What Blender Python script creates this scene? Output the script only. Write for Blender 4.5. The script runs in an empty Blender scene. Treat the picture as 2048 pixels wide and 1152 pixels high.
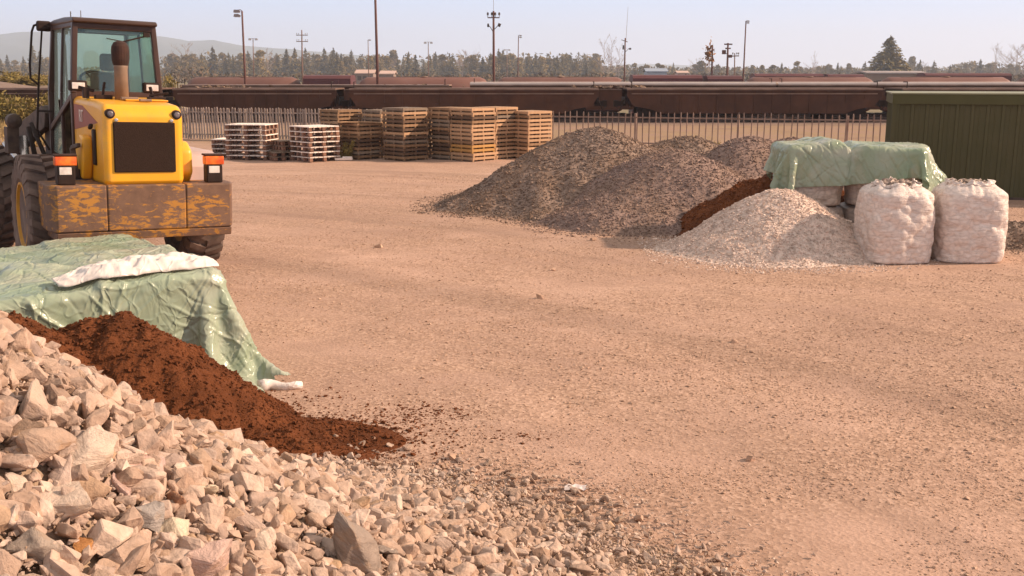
import bpy, bmesh, math, random
import numpy as np
from mathutils import Vector, Matrix, Euler
random.seed(11)
R = math.radians
scene = bpy.context.scene
C = scene.collection

# ------------------------------------------------------------------ camera
FPX = 2050.0
HCAM = 2.5
PITCH = math.atan(426.0 / FPX)
cam_data = bpy.data.cameras.new("camera")
cam_data.sensor_width = 36.0
cam_data.lens = 36.0 * FPX / 2048.0
cam_data.clip_start = 0.1
cam_data.clip_end = 20000.0
cam = bpy.data.objects.new("camera", cam_data)
cam.location = (0, 0, HCAM)
cam.rotation_euler = (math.pi / 2 - PITCH, 0, 0)
C.objects.link(cam)
scene.camera = cam

# ------------------------------------------------------------------ world and sun
SUN_DIR = Vector((0.90, 0.03, 0.50)).normalized()      # towards the sun
sun_el = math.asin(SUN_DIR.z)
sun_az = math.atan2(SUN_DIR.x, SUN_DIR.y)
world = bpy.data.worlds.new("World")
scene.world = world
world.use_nodes = True
wn = world.node_tree
wn.nodes.clear()
sky = wn.nodes.new("ShaderNodeTexSky")
sky.sky_type = 'NISHITA'
sky.sun_disc = False
sky.sun_elevation = sun_el
sky.sun_rotation = sun_az
sky.air_density = 1.0
sky.dust_density = 3.0
sky.ozone_density = 1.5
bg = wn.nodes.new("ShaderNodeBackground")
bg.inputs[1].default_value = 0.15
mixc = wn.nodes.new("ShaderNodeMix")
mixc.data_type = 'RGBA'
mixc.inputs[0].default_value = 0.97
# bright thin veil of cloud over the blue, whiter towards the horizon
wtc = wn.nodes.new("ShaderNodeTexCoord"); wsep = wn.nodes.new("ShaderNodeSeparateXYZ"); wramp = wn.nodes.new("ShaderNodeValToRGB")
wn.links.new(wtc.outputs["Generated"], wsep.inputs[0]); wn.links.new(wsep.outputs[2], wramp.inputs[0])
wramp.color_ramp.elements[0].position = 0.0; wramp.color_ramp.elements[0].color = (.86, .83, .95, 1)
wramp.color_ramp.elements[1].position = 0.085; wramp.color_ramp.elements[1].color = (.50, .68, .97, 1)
we = wramp.color_ramp.elements.new(0.34); we.color = (.65, .60, .56, 1)      # unseen cream overhead, added to warm the ambient light
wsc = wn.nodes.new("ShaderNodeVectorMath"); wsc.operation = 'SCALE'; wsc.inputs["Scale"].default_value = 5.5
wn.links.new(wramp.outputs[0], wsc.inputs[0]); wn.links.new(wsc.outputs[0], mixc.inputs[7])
wout = wn.nodes.new("ShaderNodeOutputWorld")
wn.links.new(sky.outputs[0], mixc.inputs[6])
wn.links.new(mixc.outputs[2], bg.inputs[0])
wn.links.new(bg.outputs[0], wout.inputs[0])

sun_data = bpy.data.lights.new("sun", 'SUN')
sun_data.energy = 5.0
sun_data.angle = R(1.2)
sun_data.color = (1.0, 0.745, 0.54)
sun = bpy.data.objects.new("sun", sun_data)
sun.rotation_euler = SUN_DIR.to_track_quat('Z', 'Y').to_euler()
C.objects.link(sun)

scene.view_settings.view_transform = 'Standard'
scene.view_settings.look = 'None'
scene.view_settings.gamma = 1.0
scene.view_settings.exposure = 0.55
scene.cycles.max_bounces = 6
scene.cycles.transparent_max_bounces = 16
scene.cycles.volume_bounces = 3

# ------------------------------------------------------------------ helpers
def pix(px, py, z=0.0):
    """photo pixel (2048 wide) -> point on the horizontal plane at height z"""
    ang = PITCH + math.atan((py - 576.0) / FPX)
    d = (HCAM - z) / math.tan(ang)
    return pixd(px, d, z)

def pixd(px, d, z=0.0):
    """photo column at distance d and height z -> point"""
    zc = d * math.cos(PITCH) + (HCAM - z) * math.sin(PITCH)
    return Vector(((px - 1024.0) / FPX * zc, d, z))

def pixz(py, d):
    """height seen at photo row py at distance d"""
    ang = PITCH + math.atan((py - 576.0) / FPX)
    return HCAM - d * math.tan(ang)

NOISE_TABLES = {}
def vnoise(x, y, seed=0):
    if seed not in NOISE_TABLES: NOISE_TABLES[seed] = np.random.RandomState(seed).rand(256, 256)
    T = NOISE_TABLES[seed]
    xi = np.floor(x).astype(np.int64); yi = np.floor(y).astype(np.int64)
    fx = x - xi; fy = y - yi
    fx = fx * fx * (3 - 2 * fx); fy = fy * fy * (3 - 2 * fy)
    g = lambda a, b: T[a & 255, b & 255]
    return (g(xi, yi) * (1 - fx) + g(xi + 1, yi) * fx) * (1 - fy) + (g(xi, yi + 1) * (1 - fx) + g(xi + 1, yi + 1) * fx) * fy - .5

def fbm(x, y, seed=0, oct=4, gain=.5):
    x = np.asarray(x, float); y = np.asarray(y, float)
    t = np.zeros(np.broadcast(x, y).shape); a = 1.0; f = 1.0
    for o in range(oct):
        t = t + a * vnoise(x * f + 17.3 * o, y * f - 9.1 * o, seed + o)
        a *= gain; f *= 2.03
    return t

def smooth01(t):
    t = np.clip(t, 0, 1)
    return t * t * (3 - 2 * t)

# ---- materials
def nodes_of(m):
    m.use_nodes = True
    nt = m.node_tree
    return nt, nt.nodes["Principled BSDF"]

def N(nt, kind, **kw):
    n = nt.nodes.new(kind)
    for k, v in kw.items():
        setattr(n, k, v)
    return n

def tex_coord(nt, kind="Object"):
    return N(nt, "ShaderNodeTexCoord").outputs[kind]

def noise_node(nt, vec, scale, detail=5, rough=.55, dist=0.0):
    n = N(nt, "ShaderNodeTexNoise")
    n.inputs["Scale"].default_value = scale
    n.inputs["Detail"].default_value = detail
    n.inputs["Roughness"].default_value = rough
    n.inputs["Distortion"].default_value = dist
    if vec is not None:
        nt.links.new(vec, n.inputs["Vector"])
    return n.outputs[0]

def ramp(nt, fac, stops):
    r = N(nt, "ShaderNodeValToRGB")
    els = r.color_ramp.elements
    while len(els) < len(stops):
        els.new(0.5)
    for e, (p, c) in zip(els, stops):
        e.position = p
        e.color = (c[0], c[1], c[2], 1) if isinstance(c, (tuple, list)) else (c, c, c, 1)
    nt.links.new(fac, r.inputs[0])
    return r.outputs[0]

def mixcol(nt, fac, a, b, mode='MIX'):
    m = N(nt, "ShaderNodeMix", data_type='RGBA', blend_type=mode)
    for sock, v in ((m.inputs[0], fac), (m.inputs[6], a), (m.inputs[7], b)):
        if hasattr(v, "is_output") or isinstance(v, bpy.types.NodeSocket):
            nt.links.new(v, sock)
        elif isinstance(v, (tuple, list)):
            sock.default_value = (v[0], v[1], v[2], 1)
        else:
            sock.default_value = v
    return m.outputs[2]

def bump(nt, bsdf, height, strength=.4, dist=.02):
    b = N(nt, "ShaderNodeBump")
    b.inputs["Strength"].default_value = strength
    b.inputs["Distance"].default_value = dist
    nt.links.new(height, b.inputs["Height"])
    nt.links.new(b.outputs[0], bsdf.inputs["Normal"])
    return b

def mat(name, c1, c2=None, scale=6.0, rough=.7, metal=0.0, spec=.4, bumps=0.0, bscale=40.0, bdist=.01, lo=.35, hi=.65, per_object=0.0, coat=0.0):
    m = bpy.data.materials.new(name)
    nt, b = nodes_of(m)
    b.inputs["Roughness"].default_value = rough
    b.inputs["Metallic"].default_value = metal
    b.inputs["Specular IOR Level"].default_value = spec
    b.inputs["Coat Weight"].default_value = coat
    c2 = c2 or tuple(x * .8 for x in c1)
    vec = tex_coord(nt)
    f = noise_node(nt, vec, scale)
    col = ramp(nt, f, [(lo, c1), (hi, c2)])
    if per_object:
        oi = N(nt, "ShaderNodeObjectInfo")
        hs = N(nt, "ShaderNodeHueSaturation")
        mr = N(nt, "ShaderNodeMapRange")
        mr.inputs[3].default_value = 1 - per_object
        mr.inputs[4].default_value = 1 + per_object
        nt.links.new(oi.outputs["Random"], mr.inputs[0])
        nt.links.new(mr.outputs[0], hs.inputs["Value"])
        nt.links.new(col, hs.inputs["Color"])
        col = hs.outputs[0]
    nt.links.new(col, b.inputs["Base Color"])
    if bumps:
        bump(nt, b, noise_node(nt, vec, bscale, 6), bumps, bdist)
    return m

# ---- object helpers
def tag(o, label=None, cat=None, group=None, kind=None):
    if label: o["label"] = label
    if cat: o["category"] = cat
    if group: o["group"] = group
    if kind: o["kind"] = kind
    return o

def empty(name, loc, rot=(0, 0, 0)):
    o = bpy.data.objects.new(name, None)
    o.empty_display_size = .3
    o.location = loc
    o.rotation_euler = rot
    C.objects.link(o)
    return o

def np_mesh(name, verts, faces, smooth=False):
    """verts (n,3) array, faces list of equal-size index arrays (or list of arrays)"""
    me = bpy.data.meshes.new(name)
    if not isinstance(faces, (list, tuple)):
        faces = [faces]
    faces = [np.asarray(f) for f in faces if len(f)]
    me.vertices.add(len(verts))
    me.vertices.foreach_set("co", np.asarray(verts, np.float32).ravel())
    nl = sum(f.size for f in faces); npoly = sum(len(f) for f in faces)
    me.loops.add(nl); me.polygons.add(npoly)
    me.loops.foreach_set("vertex_index", np.concatenate([f.ravel() for f in faces]).astype(np.int32))
    sizes = np.concatenate([np.full(len(f), f.shape[1]) for f in faces])
    starts = np.concatenate([[0], np.cumsum(sizes)[:-1]])
    me.polygons.foreach_set("loop_start", starts.astype(np.int32))
    me.update(calc_edges=True)
    me.polygons.foreach_set("use_smooth", np.full(npoly, bool(smooth)))
    me.validate()
    return me

def grid_faces(nx, ny):
    i, j = np.meshgrid(np.arange(nx - 1), np.arange(ny - 1), indexing='ij')
    a = (i * ny + j).ravel()
    return np.stack([a, a + ny, a + ny + 1, a + 1], 1)

def link_mesh(name, me, m, parent=None, loc=(0, 0, 0)):
    o = bpy.data.objects.new(name, me)
    if m: me.materials.append(m)
    C.objects.link(o)
    o.location = loc
    if parent: o.parent = parent
    return o

class MB:
    """collects shapes into one mesh"""
    def __init__(s):
        s.v = []; s.f = []
    def add(s, verts, faces):
        n = len(s.v)
        s.v += [tuple(v) for v in verts]
        s.f += [tuple(i + n for i in f) for f in faces]
        return s
    def box(s, c, d, rz=0, rot=None):
        hx, hy, hz = d[0] / 2, d[1] / 2, d[2] / 2
        M = Matrix.Rotation(rz, 3, 'Z') if rot is None else Euler(rot).to_matrix()
        vs = [M @ Vector((x * hx, y * hy, z * hz)) + Vector(c) for x in (-1, 1) for y in (-1, 1) for z in (-1, 1)]
        return s.add(vs, [(0, 1, 3, 2), (4, 6, 7, 5), (0, 4, 5, 1), (2, 3, 7, 6), (0, 2, 6, 4), (1, 5, 7, 3)])
    def bar(s, p0, p1, w, h=None, up=(0, 0, 1)):
        h = h or w
        p0 = Vector(p0); p1 = Vector(p1); d = (p1 - p0).normalized()
        u = Vector(up)
        if abs(d.dot(u)) > .98: u = Vector((0, 1, 0))
        a = d.cross(u).normalized(); b = a.cross(d)
        vs = [p + a * sx * w / 2 + b * sz * h / 2 for p in (p0, p1) for sx, sz in ((-1, -1), (1, -1), (1, 1), (-1, 1))]
        return s.add(vs, [(3, 2, 1, 0), (4, 5, 6, 7), (0, 1, 5, 4), (1, 2, 6, 5), (2, 3, 7, 6), (3, 0, 4, 7)])
    def tube(s, pts, r, n=8, cap=True):
        pts = [Vector(p) for p in pts]
        rs = r if isinstance(r, (list, tuple)) else [r] * len(pts)
        base = len(s.v); ref = None
        for k, p in enumerate(pts):
            d = (pts[min(k + 1, len(pts) - 1)] - pts[max(k - 1, 0)]).normalized()
            if ref is None:
                ref = Vector((0, 0, 1)) if abs(d.z) < .9 else Vector((1, 0, 0))
            a = (ref - d * ref.dot(d)).normalized(); ref = a; b = d.cross(a)
            for q in range(n):
                t = 2 * math.pi * q / n
                s.v.append(tuple(p + (a * math.cos(t) + b * math.sin(t)) * rs[k]))
        for k in range(len(pts) - 1):
            for q in range(n):
                q2 = (q + 1) % n
                s.f.append((base + k * n + q, base + k * n + q2, base + (k + 1) * n + q2, base + (k + 1) * n + q))
        if cap:
            s.f.append(tuple(base + q for q in reversed(range(n))))
            s.f.append(tuple(base + (len(pts) - 1) * n + q for q in range(n)))
        return s
    def prism(s, prof, a0, a1, axis='X'):
        """2-D outline extruded along an axis; prof in the other two axes, in order"""
        def P(u, v, t):
            return {'X': (t, u, v), 'Y': (u, t, v), 'Z': (u, v, t)}[axis]
        n = len(prof)
        vs = [P(u, v, a0) for u, v in prof] + [P(u, v, a1) for u, v in prof]
        fs = [tuple(reversed(range(n))), tuple(range(n, 2 * n))] + [(i, (i + 1) % n, n + (i + 1) % n, n + i) for i in range(n)]
        return s.add(vs, fs)
    def lathe(s, prof, c, axis='Z', n=24):
        """prof: list of (radius, height)"""
        base = len(s.v)
        for r, h in prof:
            for q in range(n):
                t = 2 * math.pi * q / n
                x, y = r * math.cos(t), r * math.sin(t)
                p = {'Z': (x, y, h), 'X': (h, x, y), 'Y': (x, h, y)}[axis]
                s.v.append((p[0] + c[0], p[1] + c[1], p[2] + c[2]))
        for k in range(len(prof) - 1):
            for q in range(n):
                q2 = (q + 1) % n
                s.f.append((base + k * n + q, base + k * n + q2, base + (k + 1) * n + q2, base + (k + 1) * n + q))
        s.f.append(tuple(base + q for q in reversed(range(n))))
        s.f.append(tuple(base + (len(prof) - 1) * n + q for q in range(n)))
        return s
    def mesh(s, name, smooth=False):
        me = bpy.data.meshes.new(name)
        me.from_pydata(s.v, [], s.f)
        bm = bmesh.new(); bm.from_mesh(me)
        bmesh.ops.recalc_face_normals(bm, faces=bm.faces)
        bm.to_mesh(me); bm.free()
        if smooth:
            for p in me.polygons: p.use_smooth = True
        return me
    def build(s, name, m, parent=None, bevel=0, segs=2, smooth=False, loc=(0, 0, 0)):
        me = s.mesh(name, smooth)
        o = link_mesh(name, me, m, parent, loc)
        if bevel:
            b = o.modifiers.new("bevel", 'BEVEL'); b.width = bevel; b.segments = segs
            b.limit_method = 'ANGLE'; b.angle_limit = R(30)
            for p in me.polygons: p.use_smooth = True
            w = o.modifiers.new("wn", 'WEIGHTED_NORMAL'); w.keep_sharp = True
        return o

def hull_rock(seed, n=14, sx=1, sy=1, sz=1):
    """angular broken stone: convex hull of random points, unit size about 1"""
    rs = np.random.RandomState(seed)
    box = np.array([(x, y, z) for x in (-1, 1) for y in (-1, 1) for z in (-1, 1)], float)
    p = np.concatenate([box * rs.uniform(.25, 1.0, (8, 3)), rs.normal(0, .62, (max(0, n - 8), 3)).clip(-1, 1)])
    p[:, 0] += .25 * p[:, 1] * rs.uniform(-1, 1); p[:, 1] += .25 * p[:, 2] * rs.uniform(-1, 1); p[:, 0] += .2 * p[:, 2] * rs.uniform(-1, 1)
    p *= np.array([sx, sy, sz]) * .5
    bm = bmesh.new()
    for q in p: bm.verts.new(q)
    r = bmesh.ops.convex_hull(bm, input=list(bm.verts))
    bmesh.ops.delete(bm, geom=[v for v in bm.verts if not v.link_faces], context='VERTS')
    bmesh.ops.triangulate(bm, faces=list(bm.faces))
    bm.verts.index_update()
    v = np.array([list(x.co) for x in bm.verts]); f = np.array([[x.index for x in fc.verts] for fc in bm.faces])
    bm.free()
    return v, f

def scatter_stones(protos, pos, size, rs, flat=.75, nrm=None):
    """many small stones as one vertex/face array; pos (n,3), size (n,)"""
    V = []; F = []; off = 0
    n = len(pos)
    which = rs.randint(0, len(protos), n)
    q = rs.normal(size=(n, 4)); q /= np.linalg.norm(q, axis=1, keepdims=True)
    w, x, y, z = q.T
    M = np.stack([np.stack([1 - 2 * (y * y + z * z), 2 * (x * y - z * w), 2 * (x * z + y * w)], -1),
                  np.stack([2 * (x * y + z * w), 1 - 2 * (x * x + z * z), 2 * (y * z - x * w)], -1),
                  np.stack([2 * (x * z - y * w), 2 * (y * z + x * w), 1 - 2 * (x * x + y * y)], -1)], 1)
    for k, (pv, pf) in enumerate(protos):
        idx = np.nonzero(which == k)[0]
        if not len(idx): continue
        v = np.einsum('nij,vj->nvi', M[idx], pv) * size[idx][:, None, None]
        v[..., 2] *= flat
        v += pos[idx][:, None, :]
        f = pf[None] + (np.arange(len(idx)) * len(pv))[:, None, None] + off
        V.append(v.reshape(-1, 3)); F.append(f.reshape(-1, 3)); off += len(idx) * len(pv)
    return np.concatenate(V), np.concatenate(F)

PEBBLES = [hull_rock(100 + i, 8, 1, random.uniform(.7, 1), random.uniform(.5, .9)) for i in range(10)]
CHIPS = [hull_rock(200 + i, 13, 1.05, random.uniform(.55, .95), random.uniform(.30, .68)) for i in range(28)]

def worn_rock(seed, n, sx, sy, sz):
    """broken stone with its edges knocked off"""
    v, f = hull_rock(seed, n, sx, sy, sz)
    bm = bmesh.new()
    vs = [bm.verts.new(q) for q in v]
    for t in f: bm.faces.new([vs[i] for i in t])
    bmesh.ops.dissolve_limit(bm, angle_limit=R(22), verts=bm.verts, edges=bm.edges)
    bmesh.ops.bevel(bm, geom=list(bm.edges), offset=.045, segments=1, affect='EDGES', clamp_overlap=True)
    bmesh.ops.triangulate(bm, faces=list(bm.faces))
    bm.verts.index_update()
    v = np.array([list(q.co) for q in bm.verts]); f = np.array([[q.index for q in t.verts] for t in bm.faces]); bm.free()
    v = v + .05 * np.stack([vnoise(v[:, 0] * 4 + seed, v[:, 1] * 4 + v[:, 2] * 3, 7 + k) for k in range(3)], -1)
    return v, f
WORN = [worn_rock(260 + i, 13, 1.05, random.uniform(.55, .95), random.uniform(.32, .7)) for i in range(26)]

def ordinal(i):
    small = ["zeroth", "first", "second", "third", "fourth", "fifth", "sixth", "seventh", "eighth", "ninth", "tenth", "eleventh", "twelfth", "thirteenth", "fourteenth", "fifteenth", "sixteenth", "seventeenth", "eighteenth", "nineteenth"]
    if i < 20: return small[i]
    t = {2: "twenty", 3: "thirty", 4: "forty"}[i // 10]
    return t + " " + small[i % 10] if i % 10 else {2: "twentieth", 3: "thirtieth", 4: "fortieth"}[i // 10]

def stone_material(name, cols, rough=.9, dusty=None, bscale=60, bdist=.004, bstr=.5, obj_scale=3.0):
    """each loose stone takes its own tone"""
    m = bpy.data.materials.new(name)
    nt, b = nodes_of(m)
    b.inputs["Roughness"].default_value = rough
    b.inputs["Specular IOR Level"].default_value = .25
    g = N(nt, "ShaderNodeNewGeometry")
    n = len(cols)
    c = ramp(nt, g.outputs["Random Per Island"], [(i / max(1, n - 1), cc) for i, cc in enumerate(cols)])
    vec = tex_coord(nt)
    f = noise_node(nt, vec, obj_scale * 4, 6)
    d = ramp(nt, f, [(.3, .66), (.7, 1.15)])
    c = mixcol(nt, 1.0, c, d, 'MULTIPLY')
    if dusty:
        f2 = noise_node(nt, vec, obj_scale * .4, 4)
        c = mixcol(nt, ramp(nt, f2, [(.45, 0.0), (.62, .55)]), c, dusty)
    nt.links.new(c, b.inputs["Base Color"])
    bump(nt, b, noise_node(nt, vec, bscale, 6), bstr, bdist)
    return m

# ------------------------------------------------------------------ cloth: sheets are dropped over what they cover
def drape(P, sp, boxes, steps, iters, ground=None, fric=.6, bend=.25):
    P = P.astype(np.float32).copy(); nx, ny, _ = P.shape
    V = np.zeros_like(P)
    S = slice
    sets = []
    def pair(ax, o, gap, stride, L, k):
        n = (nx, ny)[ax]
        cnt = len(range(o, n - gap, stride))
        if cnt <= 0: return
        a = [S(None)] * 2; b = [S(None)] * 2
        a[ax] = S(o, o + (cnt - 1) * stride + 1, stride); b[ax] = S(o + gap, o + gap + (cnt - 1) * stride + 1, stride)
        sets.append((tuple(a), tuple(b), L, k * .5))
    for ax in (0, 1):
        for o in (0, 1): pair(ax, o, 1, 2, sp, 1.0)
        for o in (0, 1, 2, 3): pair(ax, o, 2, 4, 2 * sp, bend)
    for o in (0, 1):
        c = len(range(o, nx - 1, 2))
        ia = S(o, o + 2 * (c - 1) + 1, 2); ib = S(o + 1, o + 2 * (c - 1) + 2, 2)
        sets.append(((ia, S(0, ny - 1)), (ib, S(1, ny)), sp * 2 ** .5, .25))
        sets.append(((ia, S(1, ny)), (ib, S(0, ny - 1)), sp * 2 ** .5, .25))
    dt = 1 / 60.
    for st in range(steps):
        V[..., 2] -= 9.8 * dt
        V *= .97 if st < steps * .8 else .88
        m = np.sqrt((V * V).sum(-1, keepdims=True)); V *= np.minimum(1, 3.0 / np.maximum(m, 1e-6))
        old = P.copy(); P = P + V * np.float32(dt)
        con = np.zeros((nx, ny), bool)
        for it in range(iters):
            for sa, sb, l, k in sets:
                A = P[sa]; B = P[sb]; D = B - A
                n = np.sqrt(np.einsum('ijk,ijk->ij', D, D)) + 1e-9
                D *= ((n - l) / n * k)[..., None]
                A += D; B -= D
            if it % 2 == 1 or it == iters - 1:
                for (c, h, r, ang) in boxes:
                    q = P - np.array(c, np.float32); ca, sa_ = math.cos(ang), math.sin(ang)
                    Q = np.stack([q[..., 0] * ca + q[..., 1] * sa_, -q[..., 0] * sa_ + q[..., 1] * ca, q[..., 2]], -1)
                    w = np.abs(Q) - (np.array(h, np.float32) - r)
                    near = w.max(-1) < r + .006
                    if not near.any(): continue
                    Qn = Q[near]; wn_ = w[near]; o = np.maximum(wn_, 0); on = np.sqrt((o * o).sum(-1))
                    sd = on + np.minimum(wn_.max(-1), 0) - r
                    ins = sd < .006
                    g = np.where((on > 1e-6)[:, None], o / np.maximum(on, 1e-9)[:, None] * np.sign(Qn), 0)
                    am = wn_.argmax(-1); g2 = np.zeros_like(g); rr = np.arange(len(am)); g2[rr, am] = np.sign(Qn[rr, am])
                    g = np.where((on > 1e-6)[:, None], g, g2)
                    G = np.stack([g[:, 0] * ca - g[:, 1] * sa_, g[:, 0] * sa_ + g[:, 1] * ca, g[:, 2]], -1) * np.where(ins, .006 - sd, 0)[:, None]
                    P[near] += G.astype(np.float32)
                    cn = con[near]; con[near] = cn | ins
                if ground is not None:
                    z = ground(P[..., 0], P[..., 1]); lo = P[..., 2] < z + .006
                    P[..., 2] = np.where(lo, z + .006, P[..., 2]); con |= lo
        t = P - old; t[..., 2] = 0
        P = np.where(con[..., None], P - t * np.float32(fric), P)
        V = (P - old) / np.float32(dt)
    return P
def cloth_noise(x, y, seed):
    return vnoise(x, y, seed)
rs = np.random.RandomState(4)
boxes = []
for i in range(4):
    for j in range(4):
        hz = [.92, .90, .86, .86][i] - .075 * j + rs.uniform(-.02, .02)
        boxes.append(((.46 + i * .92, .5 + j * 1.0, hz / 2), (.5, .53, hz / 2), .06, rs.uniform(-.04, .04)))
boxes += [((1.3, .95, .80), (.25, .2, .15), .1, .3), ((2.4, 1.3, .74), (.3, .25, .15), .1, .8), ((.8, 1.7, .75), (.3, .2, .15), .1, .5), ((1.9, 2.5, .66), (.5, .22, .13), .1, .2), ((.7, 3.0, .58), (.22, .4, .12), .1, .4)]
def sheet(x0, x1, y0, y1, sp, comp, z, lumps):
    nx = int((x1 - x0) / sp / comp); ny = int((y1 - y0) / sp / comp)
    a, b = np.meshgrid(np.linspace(x0, x1, nx), np.linspace(y0, y1, ny), indexing='ij')
    Z = np.full(a.shape, z)
    for k, (amp, f) in enumerate(lumps): Z = Z + amp * cloth_noise(a * f + 3 * k, b * f, 11 + k)
    return np.stack([a, b, Z], -1)
CL_FRONT = drape(sheet(-.58, 3.45, -.90, 4.15, .055, .88, 1.03, [(.11, 2.2), (.06, 5.0)]), .055, boxes, 170, 8, lambda x, y: np.zeros_like(x))
HM = np.zeros((120, 120))
pts = CL_FRONT.reshape(-1, 3)
np.maximum.at(HM, (((pts[:, 0] + 1.5) / 5.5 * 119).astype(int).clip(0, 119), ((pts[:, 1] + 1.5) / 6.2 * 119).astype(int).clip(0, 119)), pts[:, 2])
for k in range(3): HM = np.maximum(HM, np.maximum.reduce([np.roll(HM, 1, 0), np.roll(HM, -1, 0), np.roll(HM, 1, 1), np.roll(HM, -1, 1)]) - .008)
def on_tarp(x, y):
    u = ((x + 1.5) / 5.5 * 119).clip(0, 118.99); v = ((y + 1.5) / 6.2 * 119).clip(0, 118.99)
    i = u.astype(int); j = v.astype(int); fu = u - i; fv = v - j
    return (HM[i, j] * (1 - fu) + HM[i + 1, j] * fu) * (1 - fv) + (HM[i, j + 1] * (1 - fu) + HM[i + 1, j + 1] * fu) * fv
_u, _v = np.meshgrid(np.linspace(0, 1, 120), np.linspace(0, 1, 40), indexing='ij')
_x = -.03 + 1.24 * _u + .03 * fbm(_u * 3, _v * 3, 71, 3)
_y = -.01 + (.46 + .14 * fbm(_u * 3, _u * 0, 72, 2)) * (_v - .5) * (.55 + .45 * np.sin(np.pi * _u) ** .6) + .22 + .10 * _u + .10 * fbm(_u * 2.2, _u * 0, 73, 2)
_b = np.clip(np.sin(np.pi * _v), 0, 1) ** .6 * np.clip(np.sin(np.pi * (.04 + .92 * _u)), 0, 1) ** .4
_r = np.clip(1 - np.abs(fbm(_u * 9 + _v * 2, _v * 3 - _u * 2, 74, 3)) * 3.0, 0, 1) + .6 * np.clip(1 - np.abs(fbm(_u * 14 - _v * 3, _v * 4 + _u * 5, 75, 2)) * 3.0, 0, 1)
CL_SHEET = np.stack([_x, _y, on_tarp(_x, _y) + .012 + _b * (.075 + .07 * fbm(_u * 5, _v * 2.5, 76, 3)) + .026 * _r * _b], -1)
boxes = [((.47, .5, 1.0), (.47, .5, .5), .10, 0), ((1.55, .36, .96), (.58, .62, .52), .10, -.34), ((2.25, .75, .62), (.35, .5, .5), .2, -.2), ((1.3, 1.2, .95), (1.1, .5, .5), .1, 0), ((.5, .5, .3), (.46, .5, .3), .1, 0), ((1.6, .5, .3), (.6, .5, .3), .1, -.2)]
_s = sheet(-.24, 2.85, -.25, 1.65, .05, .88, 1.66, [(.16, 2.2), (.09, 5.5)])
_s[..., 1] -= .30 * np.clip((_s[..., 0] - .9) / .35, 0, 1)
CL_BAGS = drape(_s, .05, boxes, 150, 8, lambda x, y: np.zeros_like(x))

def refine_cloth(P, seed, amp, freq, k=3):
    """finer grid with sharp little folds pressed into it"""
    for ax in (0, 1):
        n = P.shape[ax]; t = np.linspace(0, n - 1, (n - 1) * k + 1); i = np.minimum(t.astype(int), n - 2); f = (t - i)
        f = f[:, None, None] if ax == 0 else f[None, :, None]
        g = lambda q: np.take(P, np.clip(q, 0, n - 1), axis=ax)
        p0, p1, p2, p3 = g(i - 1), g(i), g(i + 1), g(i + 2)
        P = .5 * (2 * p1 + (p2 - p0) * f + (2 * p0 - 5 * p1 + 4 * p2 - p3) * f ** 2 + (3 * p1 - p0 - 3 * p2 + p3) * f ** 3)
    du = np.gradient(P, axis=0); dv = np.gradient(P, axis=1)
    nrm = np.cross(du, dv); nrm /= np.linalg.norm(nrm, axis=-1, keepdims=True) + 1e-9
    x, y, z = P[..., 0], P[..., 1], P[..., 2]
    d = np.zeros(x.shape)
    rs = np.random.RandomState(seed)
    for q in range(5):            # broad flat facets
        ang = rs.rand() * 6.283; fr = freq * (1.0 + .35 * q)
        u = (x * math.cos(ang) + y * math.sin(ang) + z * rs.uniform(-.9, .9)) * fr + .35 * fbm(x * .9 + q, y * .9 + z, seed + 60 + q, 2)
        t = np.abs(u - np.floor(u + .5)) * 2
        m = np.clip(.4 + 2.0 * fbm(x * 1.1 + z + 3 * q, y * 1.1 - q, seed + 30 + q, 2), 0, 1)
        d += m * (t - .5) / (1.0 + .5 * q)
    for q in range(36):           # thin pressed creases running over them
        ang = rs.rand() * 6.283; fr = rs.uniform(1.0, 3.2); wd = rs.uniform(.009, .022)
        u = (x * math.cos(ang) + y * math.sin(ang) + z * rs.uniform(-1.2, 1.2)) * fr + .5 * fbm(x * 1.2 + 5 * q, y * 1.2 + z, seed + 90 + q, 2)
        t = np.abs(u - np.floor(u + .5)) / fr
        m = np.clip(-.25 + 3.2 * fbm(x * 1.7 + z + 3 * q, y * 1.7 - 2 * q, seed + 130 + q, 2), 0, 1)
        d += rs.choice([1, 1, -1]) * .34 * m * np.clip(1 - t / wd, 0, 1)
    return P + nrm * (amp * d)[..., None]
CL_FRONT = refine_cloth(CL_FRONT.astype(float), 5, .034, 1.2, 6)
_x, _z = CL_BAGS[..., 0].copy(), CL_BAGS[..., 2].copy()      # the fold between the two bag tops
_up = np.clip((_z - 1.0) / .4, 0, 1)
CL_BAGS[..., 2] += _up * (.07 * np.exp(-((_x - .72) / .16) ** 2) - .05 * np.exp(-((_x - .97) / .06) ** 2) + .03 * np.exp(-((_x - 1.15) / .08) ** 2))
CL_BAGS[..., 1] += np.where(CL_BAGS[..., 1] < .1, .06, 0) * np.exp(-((_x - .97) / .07) ** 2)
CL_BAGS = refine_cloth(CL_BAGS.astype(float), 25, .036, 1.2, 4)

# ================================================================== GROUND
def axis_coords(a, b, step, lo, hi, growth=1.13):
    mid = list(np.arange(a, b + 1e-6, step))
    up = []; s = step; x = mid[-1]
    while x < hi:
        s *= growth; x += s; up.append(x)
    dn = []; s = step; x = mid[0]
    while x > lo:
        s *= growth; x -= s; dn.append(x)
    return np.array(dn[::-1] + mid + up)

def ground_height(x, y):
    near = np.exp(-np.maximum(0, np.hypot(x, y - 14) - 14) ** 2 / 400.0)
    h = near * (.035 * fbm(x * .35, y * .35, 5, 4) + .012 * fbm(x * 2.2, y * 2.2, 9, 3))
    drop = smooth01((y - 66) / 16) * smooth01((x + 44) / 14)
    h = h - 1.7 * drop
    bank = smooth01((-x - 24) / 16) * smooth01((y - 62) / 22) * smooth01((150 - y) / 40)
    h = h + bank * (2.0 + 1.6 * fbm(x * .08, y * .08, 21, 4))
    return h

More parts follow.
